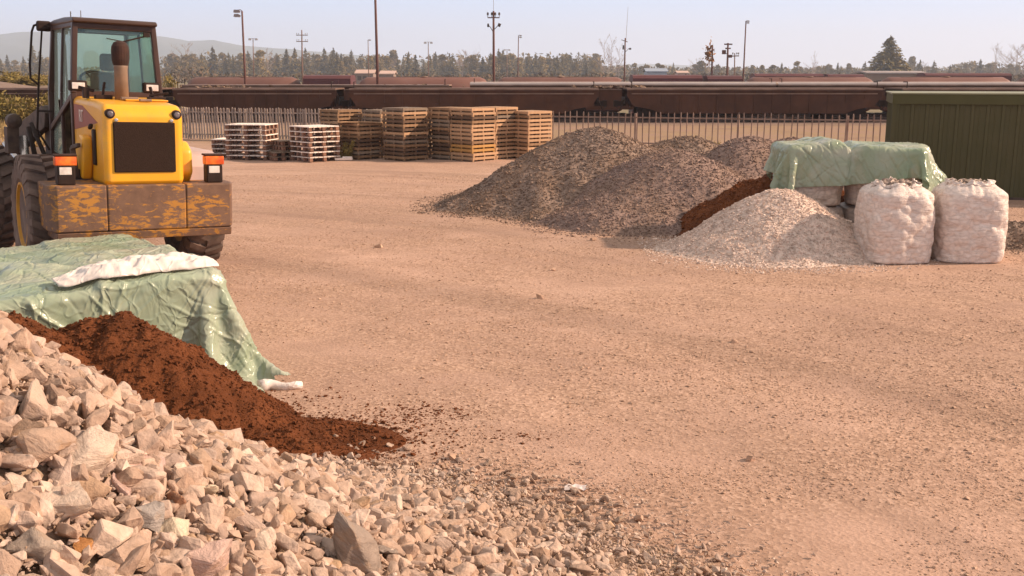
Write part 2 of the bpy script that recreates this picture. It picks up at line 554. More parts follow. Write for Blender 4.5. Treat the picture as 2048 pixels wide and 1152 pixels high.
gx = axis_coords(-13.5, 14.5, .085, -4200, 4200)
gy = axis_coords(2.2, 30.0, .085, -25, 5400)
GX, GY = np.meshgrid(gx, gy, indexing='ij')
GZ = ground_height(GX, GY)
me = np_mesh("ground", np.stack([GX, GY, GZ], -1).reshape(-1, 3), grid_faces(len(gx), len(gy)), True)
m_ground = bpy.data.materials.new("yard_dirt")
nt, b = nodes_of(m_ground)
b.inputs["Roughness"].default_value = .95
b.inputs["Specular IOR Level"].default_value = .15
vec = tex_coord(nt)
mp = N(nt, "ShaderNodeMapping"); nt.links.new(vec, mp.inputs[0]); mp.inputs["Scale"].default_value = (.7, 1.25, 1); mp.inputs["Rotation"].default_value = (0, 0, R(14))
patch = noise_node(nt, mp.outputs[0], .42, 7, .62, .6)
sand = ramp(nt, patch, [(.36, (.355, .226, .172)), (.48, (.425, .275, .210)), (.60, (.50, .33, .255))])
gr = noise_node(nt, vec, 55, 4, .7)
sand = mixcol(nt, 1.0, sand, ramp(nt, gr, [(.28, .66), (.5, 1.0), (.75, 1.18)]), 'MULTIPLY')
vo = N(nt, "ShaderNodeTexVoronoi"); vo.inputs["Scale"].default_value = 38; nt.links.new(vec, vo.inputs["Vector"])
sand = mixcol(nt, ramp(nt, noise_node(nt, mp.outputs[0], .85, 7, .66, .5), [(.34, 0.2), (.58, .9)]), sand, ramp(nt, vo.outputs["Color"], [(0, (.23, .145, .105)), (.5, (.38, .24, .17)), (1, (.54, .365, .275))]))
# long curved bands where vehicles swing round the yard
ctr = N(nt, "ShaderNodeVectorMath", operation='SUBTRACT'); ctr.inputs[1].default_value = (-15, -5, 0); nt.links.new(vec, ctr.inputs[0])
rad = N(nt, "ShaderNodeVectorMath", operation='LENGTH'); nt.links.new(ctr.outputs[0], rad.inputs[0])
sp2 = N(nt, "ShaderNodeSeparateXYZ"); nt.links.new(ctr.outputs[0], sp2.inputs[0])
at = N(nt, "ShaderNodeMath", operation='ARCTAN2'); nt.links.new(sp2.outputs[1], at.inputs[0]); nt.links.new(sp2.outputs[0], at.inputs[1])
cmb = N(nt, "ShaderNodeCombineXYZ"); nt.links.new(rad.outputs["Value"], cmb.inputs[0]); nt.links.new(at.outputs[0], cmb.inputs[1])
band = noise_node(nt, cmb.outputs[0], 1.25, 5, .6, .25)
sand = mixcol(nt, 1.0, sand, ramp(nt, band, [(.36, .84), (.5, 1.0), (.64, 1.07)]), 'MULTIPLY')
# rusty soil spill stains and dry yellow verge behind the fence
sx = N(nt, "ShaderNodeSeparateXYZ"); nt.links.new(vec, sx.inputs[0])
far = N(nt, "ShaderNodeMapRange"); far.inputs[1].default_value = 36; far.inputs[2].default_value = 41; nt.links.new(sx.outputs[1], far.inputs[0])
verge = ramp(nt, noise_node(nt, vec, .35, 6, .65), [(.42, (.29, .185, .135)), (.55, (.29, .195, .115)), (.62, (.25, .16, .115))])
col = mixcol(nt, far.outputs[0], sand, verge)
far2 = N(nt, "ShaderNodeMapRange"); far2.inputs[1].default_value = 51; far2.inputs[2].default_value = 55; nt.links.new(sx.outputs[1], far2.inputs[0])
col = mixcol(nt, far2.outputs[0], col, ramp(nt, noise_node(nt, vec, 3, 5, .7), [(.3, (.16, .11, .09)), (.7, (.24, .17, .14))]))
far3 = N(nt, "ShaderNodeMapRange"); far3.inputs[1].default_value = 80; far3.inputs[2].default_value = 110; nt.links.new(sx.outputs[1], far3.inputs[0])
col = mixcol(nt, far3.outputs[0], col, ramp(nt, noise_node(nt, vec, .05, 5, .7), [(.3, (.22, .16, .11)), (.7, (.17, .15, .08))]))
nt.links.new(col, b.inputs["Base Color"])
add = N(nt, "ShaderNodeMath", operation='ADD')
nt.links.new(noise_node(nt, vec, 70, 5, .75), add.inputs[0]); nt.links.new(vo.outputs["Distance"], add.inputs[1])
bump(nt, b, add.outputs[0], .38, .012)
ground = link_mesh("ground", me, m_ground)
tag(ground, "dusty reddish dirt and gravel yard stretching to the railway", "ground", kind='structure')

def gz(x, y):
    return float(ground_height(np.array(float(x)), np.array(float(y))))

# loose gravel on the yard
rs = np.random.RandomState(3)
n = 420000
dd = 4.2 + 22 * rs.rand(n) ** 1.7
lat = rs.uniform(-.54, .54, n) * (dd + .8)
keep = fbm(lat * .55 + 3, dd * .9, 31, 4) + .35 * fbm(lat * 3, dd * 3, 37, 2) + rs.uniform(-.45, .55, n) > .06
px_, py_ = lat[keep], dd[keep]
sz = .0045 + .0042 * rs.exponential(1.0, len(px_))
sz = np.clip(sz * (1 + py_ * .025), .005, .045)
pz_ = ground_height(px_, py_) + sz * .12
V, F = scatter_stones(PEBBLES, np.stack([px_, py_, pz_], -1), sz, rs, .5)
m_peb = stone_material("loose_gravel", [(.37, .235, .165), (.45, .29, .205), (.51, .33, .235), (.41, .26, .18), (.60, .41, .30)])
o = link_mesh("gravel", np_mesh("gravel", V, F), m_peb)
tag(o, "small loose grey and tan stones strewn over the yard", "gravel", kind='stuff')

# a few stones big enough to stand out in the open yard
for (ppx, ppy, s, lab) in [(757, 497, .11, "dark stone with a flat foot alone on the dirt near the loader wheel"),
                           (1081, 598, .08, "small brown stone alone in the middle of the yard"),
                           (1185, 483, .10, "brown stone lying just before the foot of the dark gravel pile"),
                           (1470, 685, .07, "small dark stone on the open yard right of the middle"),
                           (1497, 916, .07, "grey stone on the open dirt near the lower middle"),
                           (1278, 1036, .07, "tan angular stone at the outer edge of the spilled rubble"),
                           (905, 918, .07, "rusty angular stone beside the toe of the brown soil"),
                           (1106, 542, .06, "small stone on the yard below the left gravel pile")]:
    v, f = hull_rock(int(ppx), 13, 1, .8, .75)
    p = pix(ppx, ppy)
    o = link_mesh("stone", np_mesh("stone", v * s, f), m_peb, None, (p.x, p.y, gz(p.x, p.y) + s * .2))
    o.rotation_euler = (.1, .2, ppx)
    tag(o, lab, "stone", "single stones on the yard")

# white scrap of litter
v = []
for i in range(7):
    for j in range(5):
        v.append((i * .022 + random.uniform(-.006, .006), j * .017 + random.uniform(-.005, .005), .012 + .016 * random.random()))
p = pix(1130, 982)
m_paper = mat("paper_scrap", (.62, .55, .53), (.50, .43, .41), 20, .7)
o = link_mesh("litter", np_mesh("litter", np.array(v), grid_faces(7, 5)), m_paper, None, (p.x, p.y, gz(p.x, p.y)))
o.modifiers.new("s", 'SOLIDIFY').thickness = .003
tag(o, "crumpled white scrap of litter lying on the dirt by the rubble", "litter")

# ================================================================== HILLS
def ridge(name, pts, dist, depth, label, seed, m):
    xs = np.linspace(pts[0][0], pts[-1][0], 220)
    hy = np.interp(xs, [p[0] for p in pts], [p[1] for p in pts]) + 2.2 * fbm(xs * .02, xs * 0, seed, 4)
    nz = 14
    V = np.zeros((len(xs), nz, 3))
    for i, x in enumerate(xs):
        top = pixz(hy[i], dist)
        for k in range(nz):
            t = k / (nz - 1)
            d = dist - depth * (1 - t) if k < nz - 2 else dist + depth * .4 * (k - nz + 3)
            q = pixd(x, d, 0)
            hgt = top * (t ** .8 if k < nz - 2 else (1.0 if k == nz - 2 else -.1))
            V[i, k] = (q.x, q.y, -2 + (hgt + 2) * (1 + .0 * t) if k == nz - 2 else (hgt * (1 + .10 * math.sin(i * .35 + k * .9) * (1 - t)) - 2 * (1 - t)))
    o = link_mesh(name, np_mesh(name, V.reshape(-1, 3), grid_faces(len(xs), nz), True), m)
    tag(o, label, "hills", kind='structure')
m_hill = mat("forested_hill", (.05, .07, .06), (.09, .10, .08), .01, .95)
ridge("hills", [(-900, 100), (-500, 84), (-200, 70), (0, 62), (60, 58), (140, 50), (230, 58), (330, 65), (380, 77), (430, 74), (500, 86), (560, 92), (650, 100), (760, 112), (950, 126), (1150, 142)], 4200, 1400, "pale blue hills fading in haze behind the conifers on the left", 3, m_hill)
ridge("hills", [(1050, 150), (1180, 131), (1300, 127), (1420, 133), (1600, 138), (1800, 134), (2100, 137), (2500, 140)], 4600, 600, "faint low hills on the horizon to the right", 8, m_hill)

# ================================================================== RUBBLE HEAP
HEAP_C = (-2.3, 2.85); HEAP_R = 4.0; HEAP_H = 2.32
def heap_height(x, y):
    r = np.hypot(x - HEAP_C[0], (y - HEAP_C[1]))
    r = r + .16 * fbm(x * .8, y * .8, 41, 3)
    t = np.clip(1 - r / HEAP_R, 0, 1)
    return HEAP_H * t ** 1.7 + .27 * np.exp(-((x + 2.95) ** 2 + (y - 5.0) ** 2) / .75)
hx = np.linspace(-6.2, 1.6, 200); hy_ = np.linspace(.2, 7.4, 190)
HX, HY = np.meshgrid(hx, hy_, indexing='ij')
HZ = heap_height(HX, HY)
HZ = np.where(HZ > .004, HZ + .04 * fbm(HX * 5, HY * 5, 44, 4), -.05) - .02
m_rubbled = mat("rubble_dust", (.42, .30, .21), (.30, .20, .14), 7, .95, bumps=.8, bscale=50, bdist=.02)
root_heap = link_mesh("rubble_heap", np_mesh("rubble_heap", np.stack([HX, HY, HZ], -1).reshape(-1, 3), grid_faces(200, 190), True), m_rubbled)
tag(root_heap, "heap of broken tan rock spilling across the near left corner", "rubble heap")

cam_p = np.array([0, 0, HCAM])
cp, sp_ = math.cos(PITCH), math.sin(PITCH)
def project(x, y, z):
    zc = y * cp + (HCAM - z) * sp_
    u = 1024 + FPX * x / zc
    v = 576 + FPX * ((HCAM - z) * cp - y * sp_) / zc
    return u, v, zc

# small broken stone covering the heap
rs = np.random.RandomState(8)
n = 60000
sx_ = rs.uniform(-4.6, 1.7, n); sy_ = rs.uniform(1.2, 7.3, n)
sh = heap_height(sx_, sy_)
u, v_, zc = project(sx_, sy_, sh)
rr = np.hypot(sx_ - HEAP_C[0], sy_ - HEAP_C[1])
edge = smooth01((4.35 - rr) / 1.1)
# the heap runs out to the lower right, not over the soil bank at the back
edge = edge * np.where((sx_ < -.5) & (rr > 3.75), .25, 1.0)
ok = (u > -160) & (u < 2150) & (v_ > 500) & (v_ < 1330) & (rs.rand(n) < edge) & (rr < 4.45)
sx_, sy_, sh, rr = sx_[ok], sy_[ok], sh[ok], rr[ok]
big = np.clip((3.7 - rr) / 2.2, 0, 1)
ssz = (.016 + rs.exponential(1, len(sx_)) * (.013 + .020 * big)).clip(.014, .125)
ssz = np.where(rr > 3.4, np.minimum(ssz, .065), ssz)
spos = np.stack([sx_, sy_, sh + ssz * rs.uniform(-.05, .3, len(sx_)) + .012 * (big > 0)], -1)
V, F = scatter_stones(WORN, spos, ssz, rs, .85)
n = 52000                                  # fines lodged between them
fx_ = rs.uniform(-4.6, 1.9, n); fy_ = rs.uniform(1.2, 7.3, n); fh_ = heap_height(fx_, fy_)
u, v_, zc = project(fx_, fy_, fh_); rr = np.hypot(fx_ - HEAP_C[0], fy_ - HEAP_C[1])
ok = (u > -100) & (u < 2150) & (v_ > 550) & (v_ < 1300) & (rs.rand(n) < smooth01((4.75 - rr) / 1.1)) & ~((fx_ < -.5) & (rr > 3.95))
fs_ = .007 + .006 * rs.exponential(1, ok.sum())
V2, F2 = scatter_stones(PEBBLES, np.stack([fx_[ok], fy_[ok], fh_[ok] + fs_ * .2 + .02 * rs.rand(ok.sum()) * (rr[ok] < 3.6)], -1), fs_.clip(.006, .03), rs, .8)
F = np.concatenate([F, F2 + len(V)]); V = np.concatenate([V, V2])
ROCKCOL = [(.30, .205, .155), (.44, .31, .24), (.53, .39, .31), (.36, .235, .165), (.47, .35, .29), (.61, .47, .38), (.32, .23, .19), (.46, .30, .19)]
m_chip = stone_material("broken_stone", ROCKCOL, dusty=(.44, .30, .22), bscale=26, bdist=.018, bstr=.8, obj_scale=6)
o = link_mesh("rubble", np_mesh("rubble", V, F), m_chip)
tag(o, "small broken tan stones covering the heap and thinning out onto the dirt", "rubble", kind='stuff')

# 300 larger rocks: shared rough meshes
m_rock = bpy.data.materials.new("tan_rock")
nt, b = nodes_of(m_rock)
b.inputs["Roughness"].default_value = .88
b.inputs["Specular IOR Level"].default_value = .25
oi = N(nt, "ShaderNodeObjectInfo")
base = ramp(nt, oi.outputs["Random"], [(0, (.33, .23, .175)), (.25, (.45, .315, .24)), (.5, (.39, .27, .20)), (.75, (.54, .395, .31)), (1, (.43, .31, .25))])
base = mixcol(nt, oi.outputs["Alpha"], base, oi.outputs["Color"])      # a few rocks have a tone of their own
vec = tex_coord(nt)
mpn = N(nt, "ShaderNodeMapping"); nt.links.new(vec, mpn.inputs[0]); mpn.inputs["Scale"].default_value = (1, 1, 4)
strata = noise_node(nt, mpn.outputs[0], 3.0, 7, .65, .4)
c = mixcol(nt, 1.0, base, ramp(nt, strata, [(.30, .70), (.5, 1.0), (.72, 1.2)]), 'MULTIPLY')
stain = noise_node(nt, vec, 2.6, 5, .6)
c = mixcol(nt, ramp(nt, stain, [(.56, 0.0), (.70, .45)]), c, (.42, .24, .12))
c = mixcol(nt, ramp(nt, noise_node(nt, vec, 9, 4, .7), [(.60, 0.0), (.72, .5)]), c, (.56, .44, .36))
nt.links.new(c, b.inputs["Base Color"])
ad = N(nt, "ShaderNodeMath", operation='MULTIPLY_ADD'); ad.inputs[1].default_value = .5
nt.links.new(noise_node(nt, vec, 14, 8, .7), ad.inputs[0]); nt.links.new(strata, ad.inputs[2])
bump(nt, b, ad.outputs[0], .6, .05)

def rough_rock(seed, sx, sy, sz, n=13):
    v, f = hull_rock(seed, n, sx, sy, sz)
    bm = bmesh.new()
    vs = [bm.verts.new(q) for q in v]
    for t in f: bm.faces.new([vs[i] for i in t])
    bmesh.ops.dissolve_limit(bm, angle_limit=R(14), verts=bm.verts, edges=bm.edges)
    bmesh.ops.bevel(bm, geom=list(bm.edges), offset=.06, segments=1, affect='EDGES', clamp_overlap=True)
    bmesh.ops.triangulate(bm, faces=list(bm.faces))
    bmesh.ops.subdivide_edges(bm, edges=[e for e in bm.edges if e.calc_length() > .16], cuts=2, use_grid_fill=True)
    bmesh.ops.triangulate(bm, faces=list(bm.faces))
    bmesh.ops.subdivide_edges(bm, edges=[e for e in bm.edges if e.calc_length() > .12], cuts=1, use_grid_fill=True)
    bmesh.ops.triangulate(bm, faces=list(bm.faces))
    bm.normal_update()
    P = np.array([list(q.co) for q in bm.verts])
    d = .075 * fbm(P[:, 0] * 3.1 + P[:, 2] * 2.2 + seed, P[:, 1] * 3.1 - P[:, 2] * 1.7, seed % 97, 4)
    for q, dv in zip(bm.verts, d): q.co += q.normal * dv
    bm.normal_update()
    me = bpy.data.meshes.new("rock"); bm.to_mesh(me); bm.free()
    for p in me.polygons: p.use_smooth = True
    me.set_sharp_from_angle(angle=R(32))
    me.materials.append(m_rock)
    return me
ROCKS = []
for i in range(28):
    kind = i % 4
    dims = [(1, .8, .62), (1, .62, .45), (1, .9, .8), (1, .75, .35)][kind]
    ROCKS.append((rough_rock(500 + i, *dims, n=[10, 11, 12, 9][kind]), ["blocky", "long", "chunky", "slab shaped"][kind], dims[2]))

def heap_normal(x, y):
    e = .05
    hx_ = (heap_height(np.array(x + e), np.array(y)) - heap_height(np.array(x - e), np.array(y))) / (2 * e)
    hy2 = (heap_height(np.array(x), np.array(y + e)) - heap_height(np.array(x), np.array(y - e))) / (2 * e)
    return Vector((-float(hx_), -float(hy2), 1)).normalized()

def heap_hit(px, py):
    """where the photo pixel's ray meets the heap"""
    ang = PITCH + math.atan((py - 576.0) / FPX)
    d = HIT_D; z = HCAM - d * math.tan(ang)
    x = (px - 1024.0) / FPX * (d * cp + (HCAM - z) * sp_)
    k = np.nonzero(z <= np.maximum(0, heap_height(x, d)))[0]
    return Vector((float(x[k[0]]), float(d[k[0]]), float(z[k[0]]))) if len(k) else None
HIT_D = np.arange(1.2, 9, .02)
placed = []
ROCK_TONES = [("rusty orange", (.46, .21, .075)), ("reddish brown", (.30, .155, .095)), ("grey brown", (.29, .225, .185)), ("grey tan", (.37, .29, .235)), ("shaded brown", (.26, .175, .125)), ("pinkish", (.52, .36, .31)), ("rough pink", (.54, .37, .31)), ("cream", (.66, .53, .39)), ("grey", (.36, .31, .28)), ("pale", (.58, .45, .36))]
SHAPE_WORDS = [("slab", 3), ("flat", 3), ("long", 1), ("pointed", 1), ("wedge", 1), ("block", 0), ("cube", 2), ("oval", 2), ("boulder", 2), ("upright", 1)]
rr_ = random.Random(77)
def put_rock(p, size, k, label, tilt=None):
    me_, shape, fl = ROCKS[k % len(ROCKS)]
    o = bpy.data.objects.new("rock", me_)
    nrm = heap_normal(p.x, p.y)
    z = float(heap_height(np.array(p.x), np.array(p.y)))
    o.scale = (size * rr_.uniform(.92, 1.1), size * rr_.uniform(.88, 1.12), size * rr_.uniform(.9, 1.15))
    q = nrm.to_track_quat('Z', 'Y') @ Euler((rr_.gauss(0, .32), rr_.gauss(0, .32), rr_.uniform(0, 6.28))).to_quaternion()
    o.rotation_euler = q.to_euler()
    o.location = Vector((p.x, p.y, z)) + nrm * size * fl * .30
    o.color = (.4, .3, .22, 0)
    for word, tone in ROCK_TONES:
        if word in label:
            o.color = (*tone, 1); break
    C.objects.link(o)
    tag(o, label, "rock", "larger rocks of the rubble heap")
    placed.append((p.x, p.y, size))
# rocks the photo shows large: centre pixel, apparent width in pixels
BIG = [(75, 895, 135, "large blocky tan rock high on the left of the heap"), (160, 930, 120, "broad pale rock with a ridge below the left edge boulder"),
       (285, 938, 110, "flat pinkish slab standing on edge in the heap"), (40, 985, 95, "pale notched rock at the left picture edge"),
       (240, 978, 80, "hollowed tan block below the pinkish slab"), (125, 1015, 150, "long cracked pale rock in the lower left of the heap"),
       (340, 1075, 80, "bright cream cube shaped rock near the bottom of the heap"), (350, 1015, 70, "reddish brown upright rock left of the long diagonal stone"),
       (490, 1060, 115, "long thin rock lying diagonally down the slope"), (400, 985, 85, "flat faced tan rock right of the cream stone"),
       (245, 1125, 130, "long low rock across the bottom left edge"), (165, 1105, 75, "rusty orange pointed rock near the bottom edge"),
       (60, 1110, 110, "broad grey tan rock in the bottom left corner"), (140, 1145, 70, "blocky rock cut by the bottom edge of the picture"),
       (395, 1140, 100, "rough pink rock at the bottom edge"), (690, 1120, 135, "largest grey brown boulder at the bottom of the heap"),
       (760, 1100, 90, "pale slab leaning on the grey brown boulder"), (215, 860, 75, "tan rock on the upper slope below the soil"),
       (60, 840, 110, "wide tan rock at the upper left of the heap"), (20, 715, 60, "sunlit rock near the crest at the left edge"),
       (290, 1045, 75, "smooth oval grey rock mid slope"), (30, 870, 80, "shaded brown rock wedged at the left edge"),
       (520, 1100, 75, "pale block beside the diagonal stone"), (800, 1130, 70, "tan rock right of the pale slab at the bottom"),
       (1005, 1080, 62, "angular tan rock alone low on the right run out"), (640, 990, 60, "pale angular stone mid heap"),
       (925, 1010, 50, "grey wedge stone on the thinning edge of the heap"), (565, 900, 45, "tan stone beside the foot of the soil")]
for i, (ppx, ppy, w, lab) in enumerate(BIG):
    p = heap_hit(ppx, ppy + 8)
    if p is None: continue
    zc_ = project(p.x, p.y, p.z)[2]
    put_rock(p, w / FPX * zc_ * 1.02, next((s for wd, s in SHAPE_WORDS if wd in lab), i) % 4 + 4 * (i % 7), lab)
# the rest, chosen in order of apparent size
cand = []
tries = 0
while len(cand) < 272 and tries < 60000:
    tries += 1
    ppx = rr_.uniform(-60, 1250); ppy = rr_.uniform(610, 1190)
    p = heap_hit(ppx, ppy)
    if p is None: continue
    r = math.hypot(p.x - HEAP_C[0], p.y - HEAP_C[1])
    if r > 4.1: continue
    t = max(0, min(1, (3.9 - r) / 1.9))
    low = max(0, min(1, (ppy - 640) / 450.0))
    left = max(0, min(1, 1 - ppx / 900.0))
    s = rr_.uniform(.06, .085 + .105 * t * (.42 + .58 * low) * (.40 + .60 * left))
    if any((p.x - a) ** 2 + (p.y - b_) ** 2 < (.36 * (s + c_)) ** 2 for a, b_, c_ in placed): continue
    k = rr_.randrange(len(ROCKS))
    shape = ROCKS[k][1]
    side = "left" if ppx < 350 else ("middle" if ppx < 700 else "right")
    lev = "upper" if ppy < 800 else ("middle" if ppy < 980 else "lower")
    size_w = "big" if s > .13 else ("fist sized" if s > .085 else "small")
    part = {"upper": "upper slope", "middle": "mid slope", "lower": "foot"}[lev]
    lab = f"{size_w} {shape} tan rock on the {side} {part} of the rubble heap"
    put_rock(p, s, k, lab)
    cand.append(1)

# ================================================================== EARTH AND GRAVEL PILES
def pile(name, x0, x1, y0, y1, step, fn, m, rough_amp=.05, rough_scale=4.0, seed=1, stones=None, stone_mat=None, stone_n=0, stone_size=(.01, .03), octv=5, gain=.55):
    nx = int((x1 - x0) / step); ny = int((y1 - y0) / step)
    X, Y = np.meshgrid(np.linspace(x0, x1, nx), np.linspace(y0, y1, ny), indexing='ij')
    H = fn(X, Y)
    amp = np.clip(H / .10, 0, 1)
    Z = H + amp * rough_amp * fbm(X * rough_scale, Y * rough_scale, seed, octv, gain)
    Z = np.where(H > .002, Z, -.06)
    Z = Z + ground_height(X, Y) * .8
    verts = [np.stack([X, Y, Z], -1).reshape(-1, 3)]; quads = grid_faces(nx, ny)
    # drop faces that are wholly under the ground
    zz = Z.ravel() > -.045
    quads = quads[zz[quads].any(1)]
    faces = [quads]
    if stone_n:
        rs = np.random.RandomState(seed + 5)
        ax = rs.uniform(x0, x1, stone_n); ay = rs.uniform(y0, y1, stone_n)
        ah = fn(ax, ay)
        w_ = H.ravel() + 1e-9; mx_ = (X.ravel() * w_).sum() / w_.sum(); my_ = (Y.ravel() * w_).sum() / w_.sum()
        dd_ = np.hypot(ax - mx_, ay - my_) + 1e-6
        skirt = fn(ax - (ax - mx_) / dd_ * .22, ay - (ay - my_) / dd_ * .22) > .01
        skirt2 = fn(ax - (ax - mx_) / dd_ * .55, ay - (ay - my_) / dd_ * .55) > .01
        rr0 = rs.rand(stone_n)
        k = (ah > .012) | (skirt & (rr0 < .45)) | (skirt2 & (rr0 < .14))
        ax, ay, ah = ax[k], ay[k], ah[k]
        az = ah + np.clip(ah / .10, 0, 1) * rough_amp * fbm(ax * rough_scale, ay * rough_scale, seed, octv, gain) + ground_height(ax, ay) * .8
        s = (stone_size[0] + rs.exponential(1, len(ax)) * (stone_size[1] - stone_size[0]) * .5).clip(stone_size[0], stone_size[1] * 2)
        V, F = scatter_stones(stones, np.stack([ax, ay, az + s * .12], -1), s, rs, .85)
        faces.append(F + len(verts[0])); verts.append(V)
    return link_mesh(name, np_mesh(name, np.concatenate(verts), faces), m)

def cone(x, y, cx, cy, rx, ry, h, round_=.25, rot=0, wob=.25, seed=3, ws=.9):
    ca, sa = math.cos(rot), math.sin(rot)
    u = ((x - cx) * ca + (y - cy) * sa) / rx; v = (-(x - cx) * sa + (y - cy) * ca) / ry
    r = np.sqrt(u * u + v * v + round_ ** 2) - round_
    r = r / (math.sqrt(1 + round_ ** 2) - round_)
    r = r + wob * fbm(x * ws, y * ws, seed, 3) * np.clip(r * 1.5, 0, 1)
    t = 1 - r
    s = .09
    t = np.where(t > s, t, np.where(t > -s, (t + s) ** 2 / (4 * s), 0))
    return h * t

def smax(*hs, k=.09):
    s = sum(np.exp(np.minimum(h, 3) / k) - 1 for h in hs)
    return k * np.log1p(s)

# brown soil in front of the tarp
def soil_fn(x, y):
    a = cone(x, y, -2.86, 7.05, 1.34, .95, .81, .32, R(-20), .20, 51, 1.3)
    b_ = cone(x, y, -3.55, 6.85, 1.6, .9, .88, .3, R(-20), .2, 52, 1.3)
    c_ = cone(x, y, -1.9, 6.72, 1.15, .55, .15, .4, R(-28), .3, 53, 1.6)
    d_ = cone(x, y, -1.3, 6.85, .65, .42, .03, .4, R(-20), .4, 54, 2.2)
    return np.maximum(np.maximum(a, b_), np.maximum(c_, d_)) + .25 * np.minimum(a, c_)
m_soil = bpy.data.materials.new("brown_soil")
nt, b = nodes_of(m_soil)
b.inputs["Roughness"].default_value = .97
b.inputs["Specular IOR Level"].default_value = .1
vec = tex_coord(nt)
c = ramp(nt, noise_node(nt, vec, 3.5, 6, .65), [(.30, (.10, .034, .014)), (.52, (.155, .052, .021)), (.72, (.21, .074, .030))])
c = mixcol(nt, ramp(nt, noise_node(nt, vec, 45, 4, .7), [(.55, 0.0), (.75, .6)]), c, (.22, .080, .030))
nt.links.new(c, b.inputs["Base Color"])
bump(nt, b, noise_node(nt, vec, 38, 8, .75), .9, .03)
o = pile("soil_pile", -5.2, -.3, 5.6, 8.0, .016, soil_fn, m_soil, .06, 8.0, 61, PEBBLES, None, 26000, (.008, .025), 6, .55)
tag(o, "dark brown soil pile sloping down between the rubble and the tarp", "soil pile")
# crumbs of soil spilled over the dirt
def spill_fn(x, y):
    s1 = np.exp(-(((x + .62) / .42) ** 2 + ((y - 7.35) / .20) ** 2)); s2 = np.exp(-(((x + .05) / .38) ** 2 + ((y - 6.85) / .13) ** 2)); s3 = np.exp(-(((x + 1.1) / .55) ** 2 + ((y - 6.9) / .45) ** 2))
    return s1 * .9 + s2 * .6 + s3 * .8
rs = np.random.RandomState(14)
ax = rs.uniform(-2.2, .8, 26000); ay = rs.uniform(5.9, 8.3, 26000)
k = rs.rand(26000) < .95 * spill_fn(ax, ay) ** 1.5 + .05 * np.exp(-((ax + 1.0) ** 2 + (ay - 7.2) ** 2) / .8)
ax, ay = ax[k], ay[k]
s = (.006 + rs.exponential(1, len(ax)) * .007).clip(.005, .035)
V, F = scatter_stones(PEBBLES, np.stack([ax, ay, ground_height(ax, ay) + s * .05], -1), s, rs, .5)
o = link_mesh("soil_crumbs", np_mesh("soil_crumbs", V, F), m_soil)
tag(o, "crumbs of brown soil spilled on the dirt past the pile toe", "soil crumbs", kind='stuff')

GRAVCOL = [(.155, .104, .078), (.20, .138, .106), (.245, .170, .132), (.175, .120, .092), (.32, .23, .185), (.22, .152, .118)]
m_grav = stone_material("dark_gravel", GRAVCOL, dusty=(.22, .14, .095), bscale=30, bdist=.02)
def pileA(x, y):
    a = cone(x, y, 1.65, 20.6, 2.9, 3.0, 1.44, .30, 0, .22, 71, .7)
    b_ = cone(x, y, .3, 19.8, 1.75, 1.5, .52, .4, 0, .25, 72, .9)
    c_ = cone(x, y, 3.6, 21.4, 2.5, 2.2, 1.22, .4, 0, .22, 73, .9)
    return smax(a, b_, c_)
o = pile("gravel_pile", -2.6, 6.4, 16.6, 24.0, .045, pileA, m_grav, .07, 1.6, 81, CHIPS, None, 62000, (.024, .046))
tag(o, "tall dark gravel pile with its long left tail nearest the pallets", "gravel pile", "heaps of gravel before the fence")
def pileB(x, y):
    a = cone(x, y, 2.90, 18.7, 2.4, 2.25, 1.17, .3, 0, .20, 75, .8)
    b_ = cone(x, y, 2.2, 17.6, 1.7, 1.35, .45, .5, 0, .25, 76, .9)
    c_ = cone(x, y, 4.6, 19.9, 2.3, 1.8, 1.30, .45, 0, .25, 77, .9)
    d_ = cone(x, y, 5.6, 20.6, 2.0, 1.8, 1.26, .4, 0, .25, 78, .9)
    return smax(a, b_, c_, d_)
m_grav2 = stone_material("purplish_gravel", [(.18, .118, .098), (.225, .150, .125), (.275, .188, .158), (.20, .133, .110), (.35, .25, .21), (.245, .166, .138)], dusty=(.25, .165, .12), bscale=30, bdist=.02)
o = pile("gravel_pile", -.2, 8.4, 15.2, 23.0, .045, pileB, m_grav2, .06, 1.6, 91, CHIPS, None, 66000, (.022, .042))
tag(o, "finer purplish grey gravel pile in front, leading back to a lumpy ridge", "gravel pile", "heaps of gravel before the fence")
def pileS(x, y):
    return cone(x, y, 4.5, 16.6, 1.9, 1.5, .98, .3, 0, .25, 95, .9)
o = pile("soil_pile", 2.4, 6.6, 14.8, 18.3, .035, pileS, m_soil, .12, 3.5, 97, PEBBLES, None, 9000, (.015, .035))
tag(o, "dark red brown soil pile wedged between the gravel and the bulk bags", "soil pile")
def pileW(x, y):
    a = cone(x, y, 3.86, 14.75, 1.72, 1.40, .88, .2, R(6), .12, 98, 1.1)
    return a
WHITECOL = [(.56, .42, .35), (.70, .54, .455), (.82, .66, .57), (.64, .485, .405), (.50, .375, .305), (.76, .60, .51)]
m_white = stone_material("white_chippings", WHITECOL, bscale=40, bdist=.01)
o = pile("gravel_pile", 1.9, 6.0, 12.9, 16.6, .03, pileW, m_white, .03, 3.0, 99, CHIPS, None, 42000, (.016, .030))
tag(o, "pale whitish gravel pile spilled against the bulk bags", "gravel pile", "heaps of gravel before the fence")
def pileR(x, y):
    return cone(x, y, 7.9, 15.4, 1.1, .9, .34, .4, 0, .3, 103, 1.2)
o = pile("soil_pile", 6.6, 9.2, 14.2, 16.6, .035, pileR, m_grav, .09, 4, 105, PEBBLES, None, 5000, (.015, .04))
tag(o, "small low heap of dark earth at the right edge beside the bags", "soil pile")

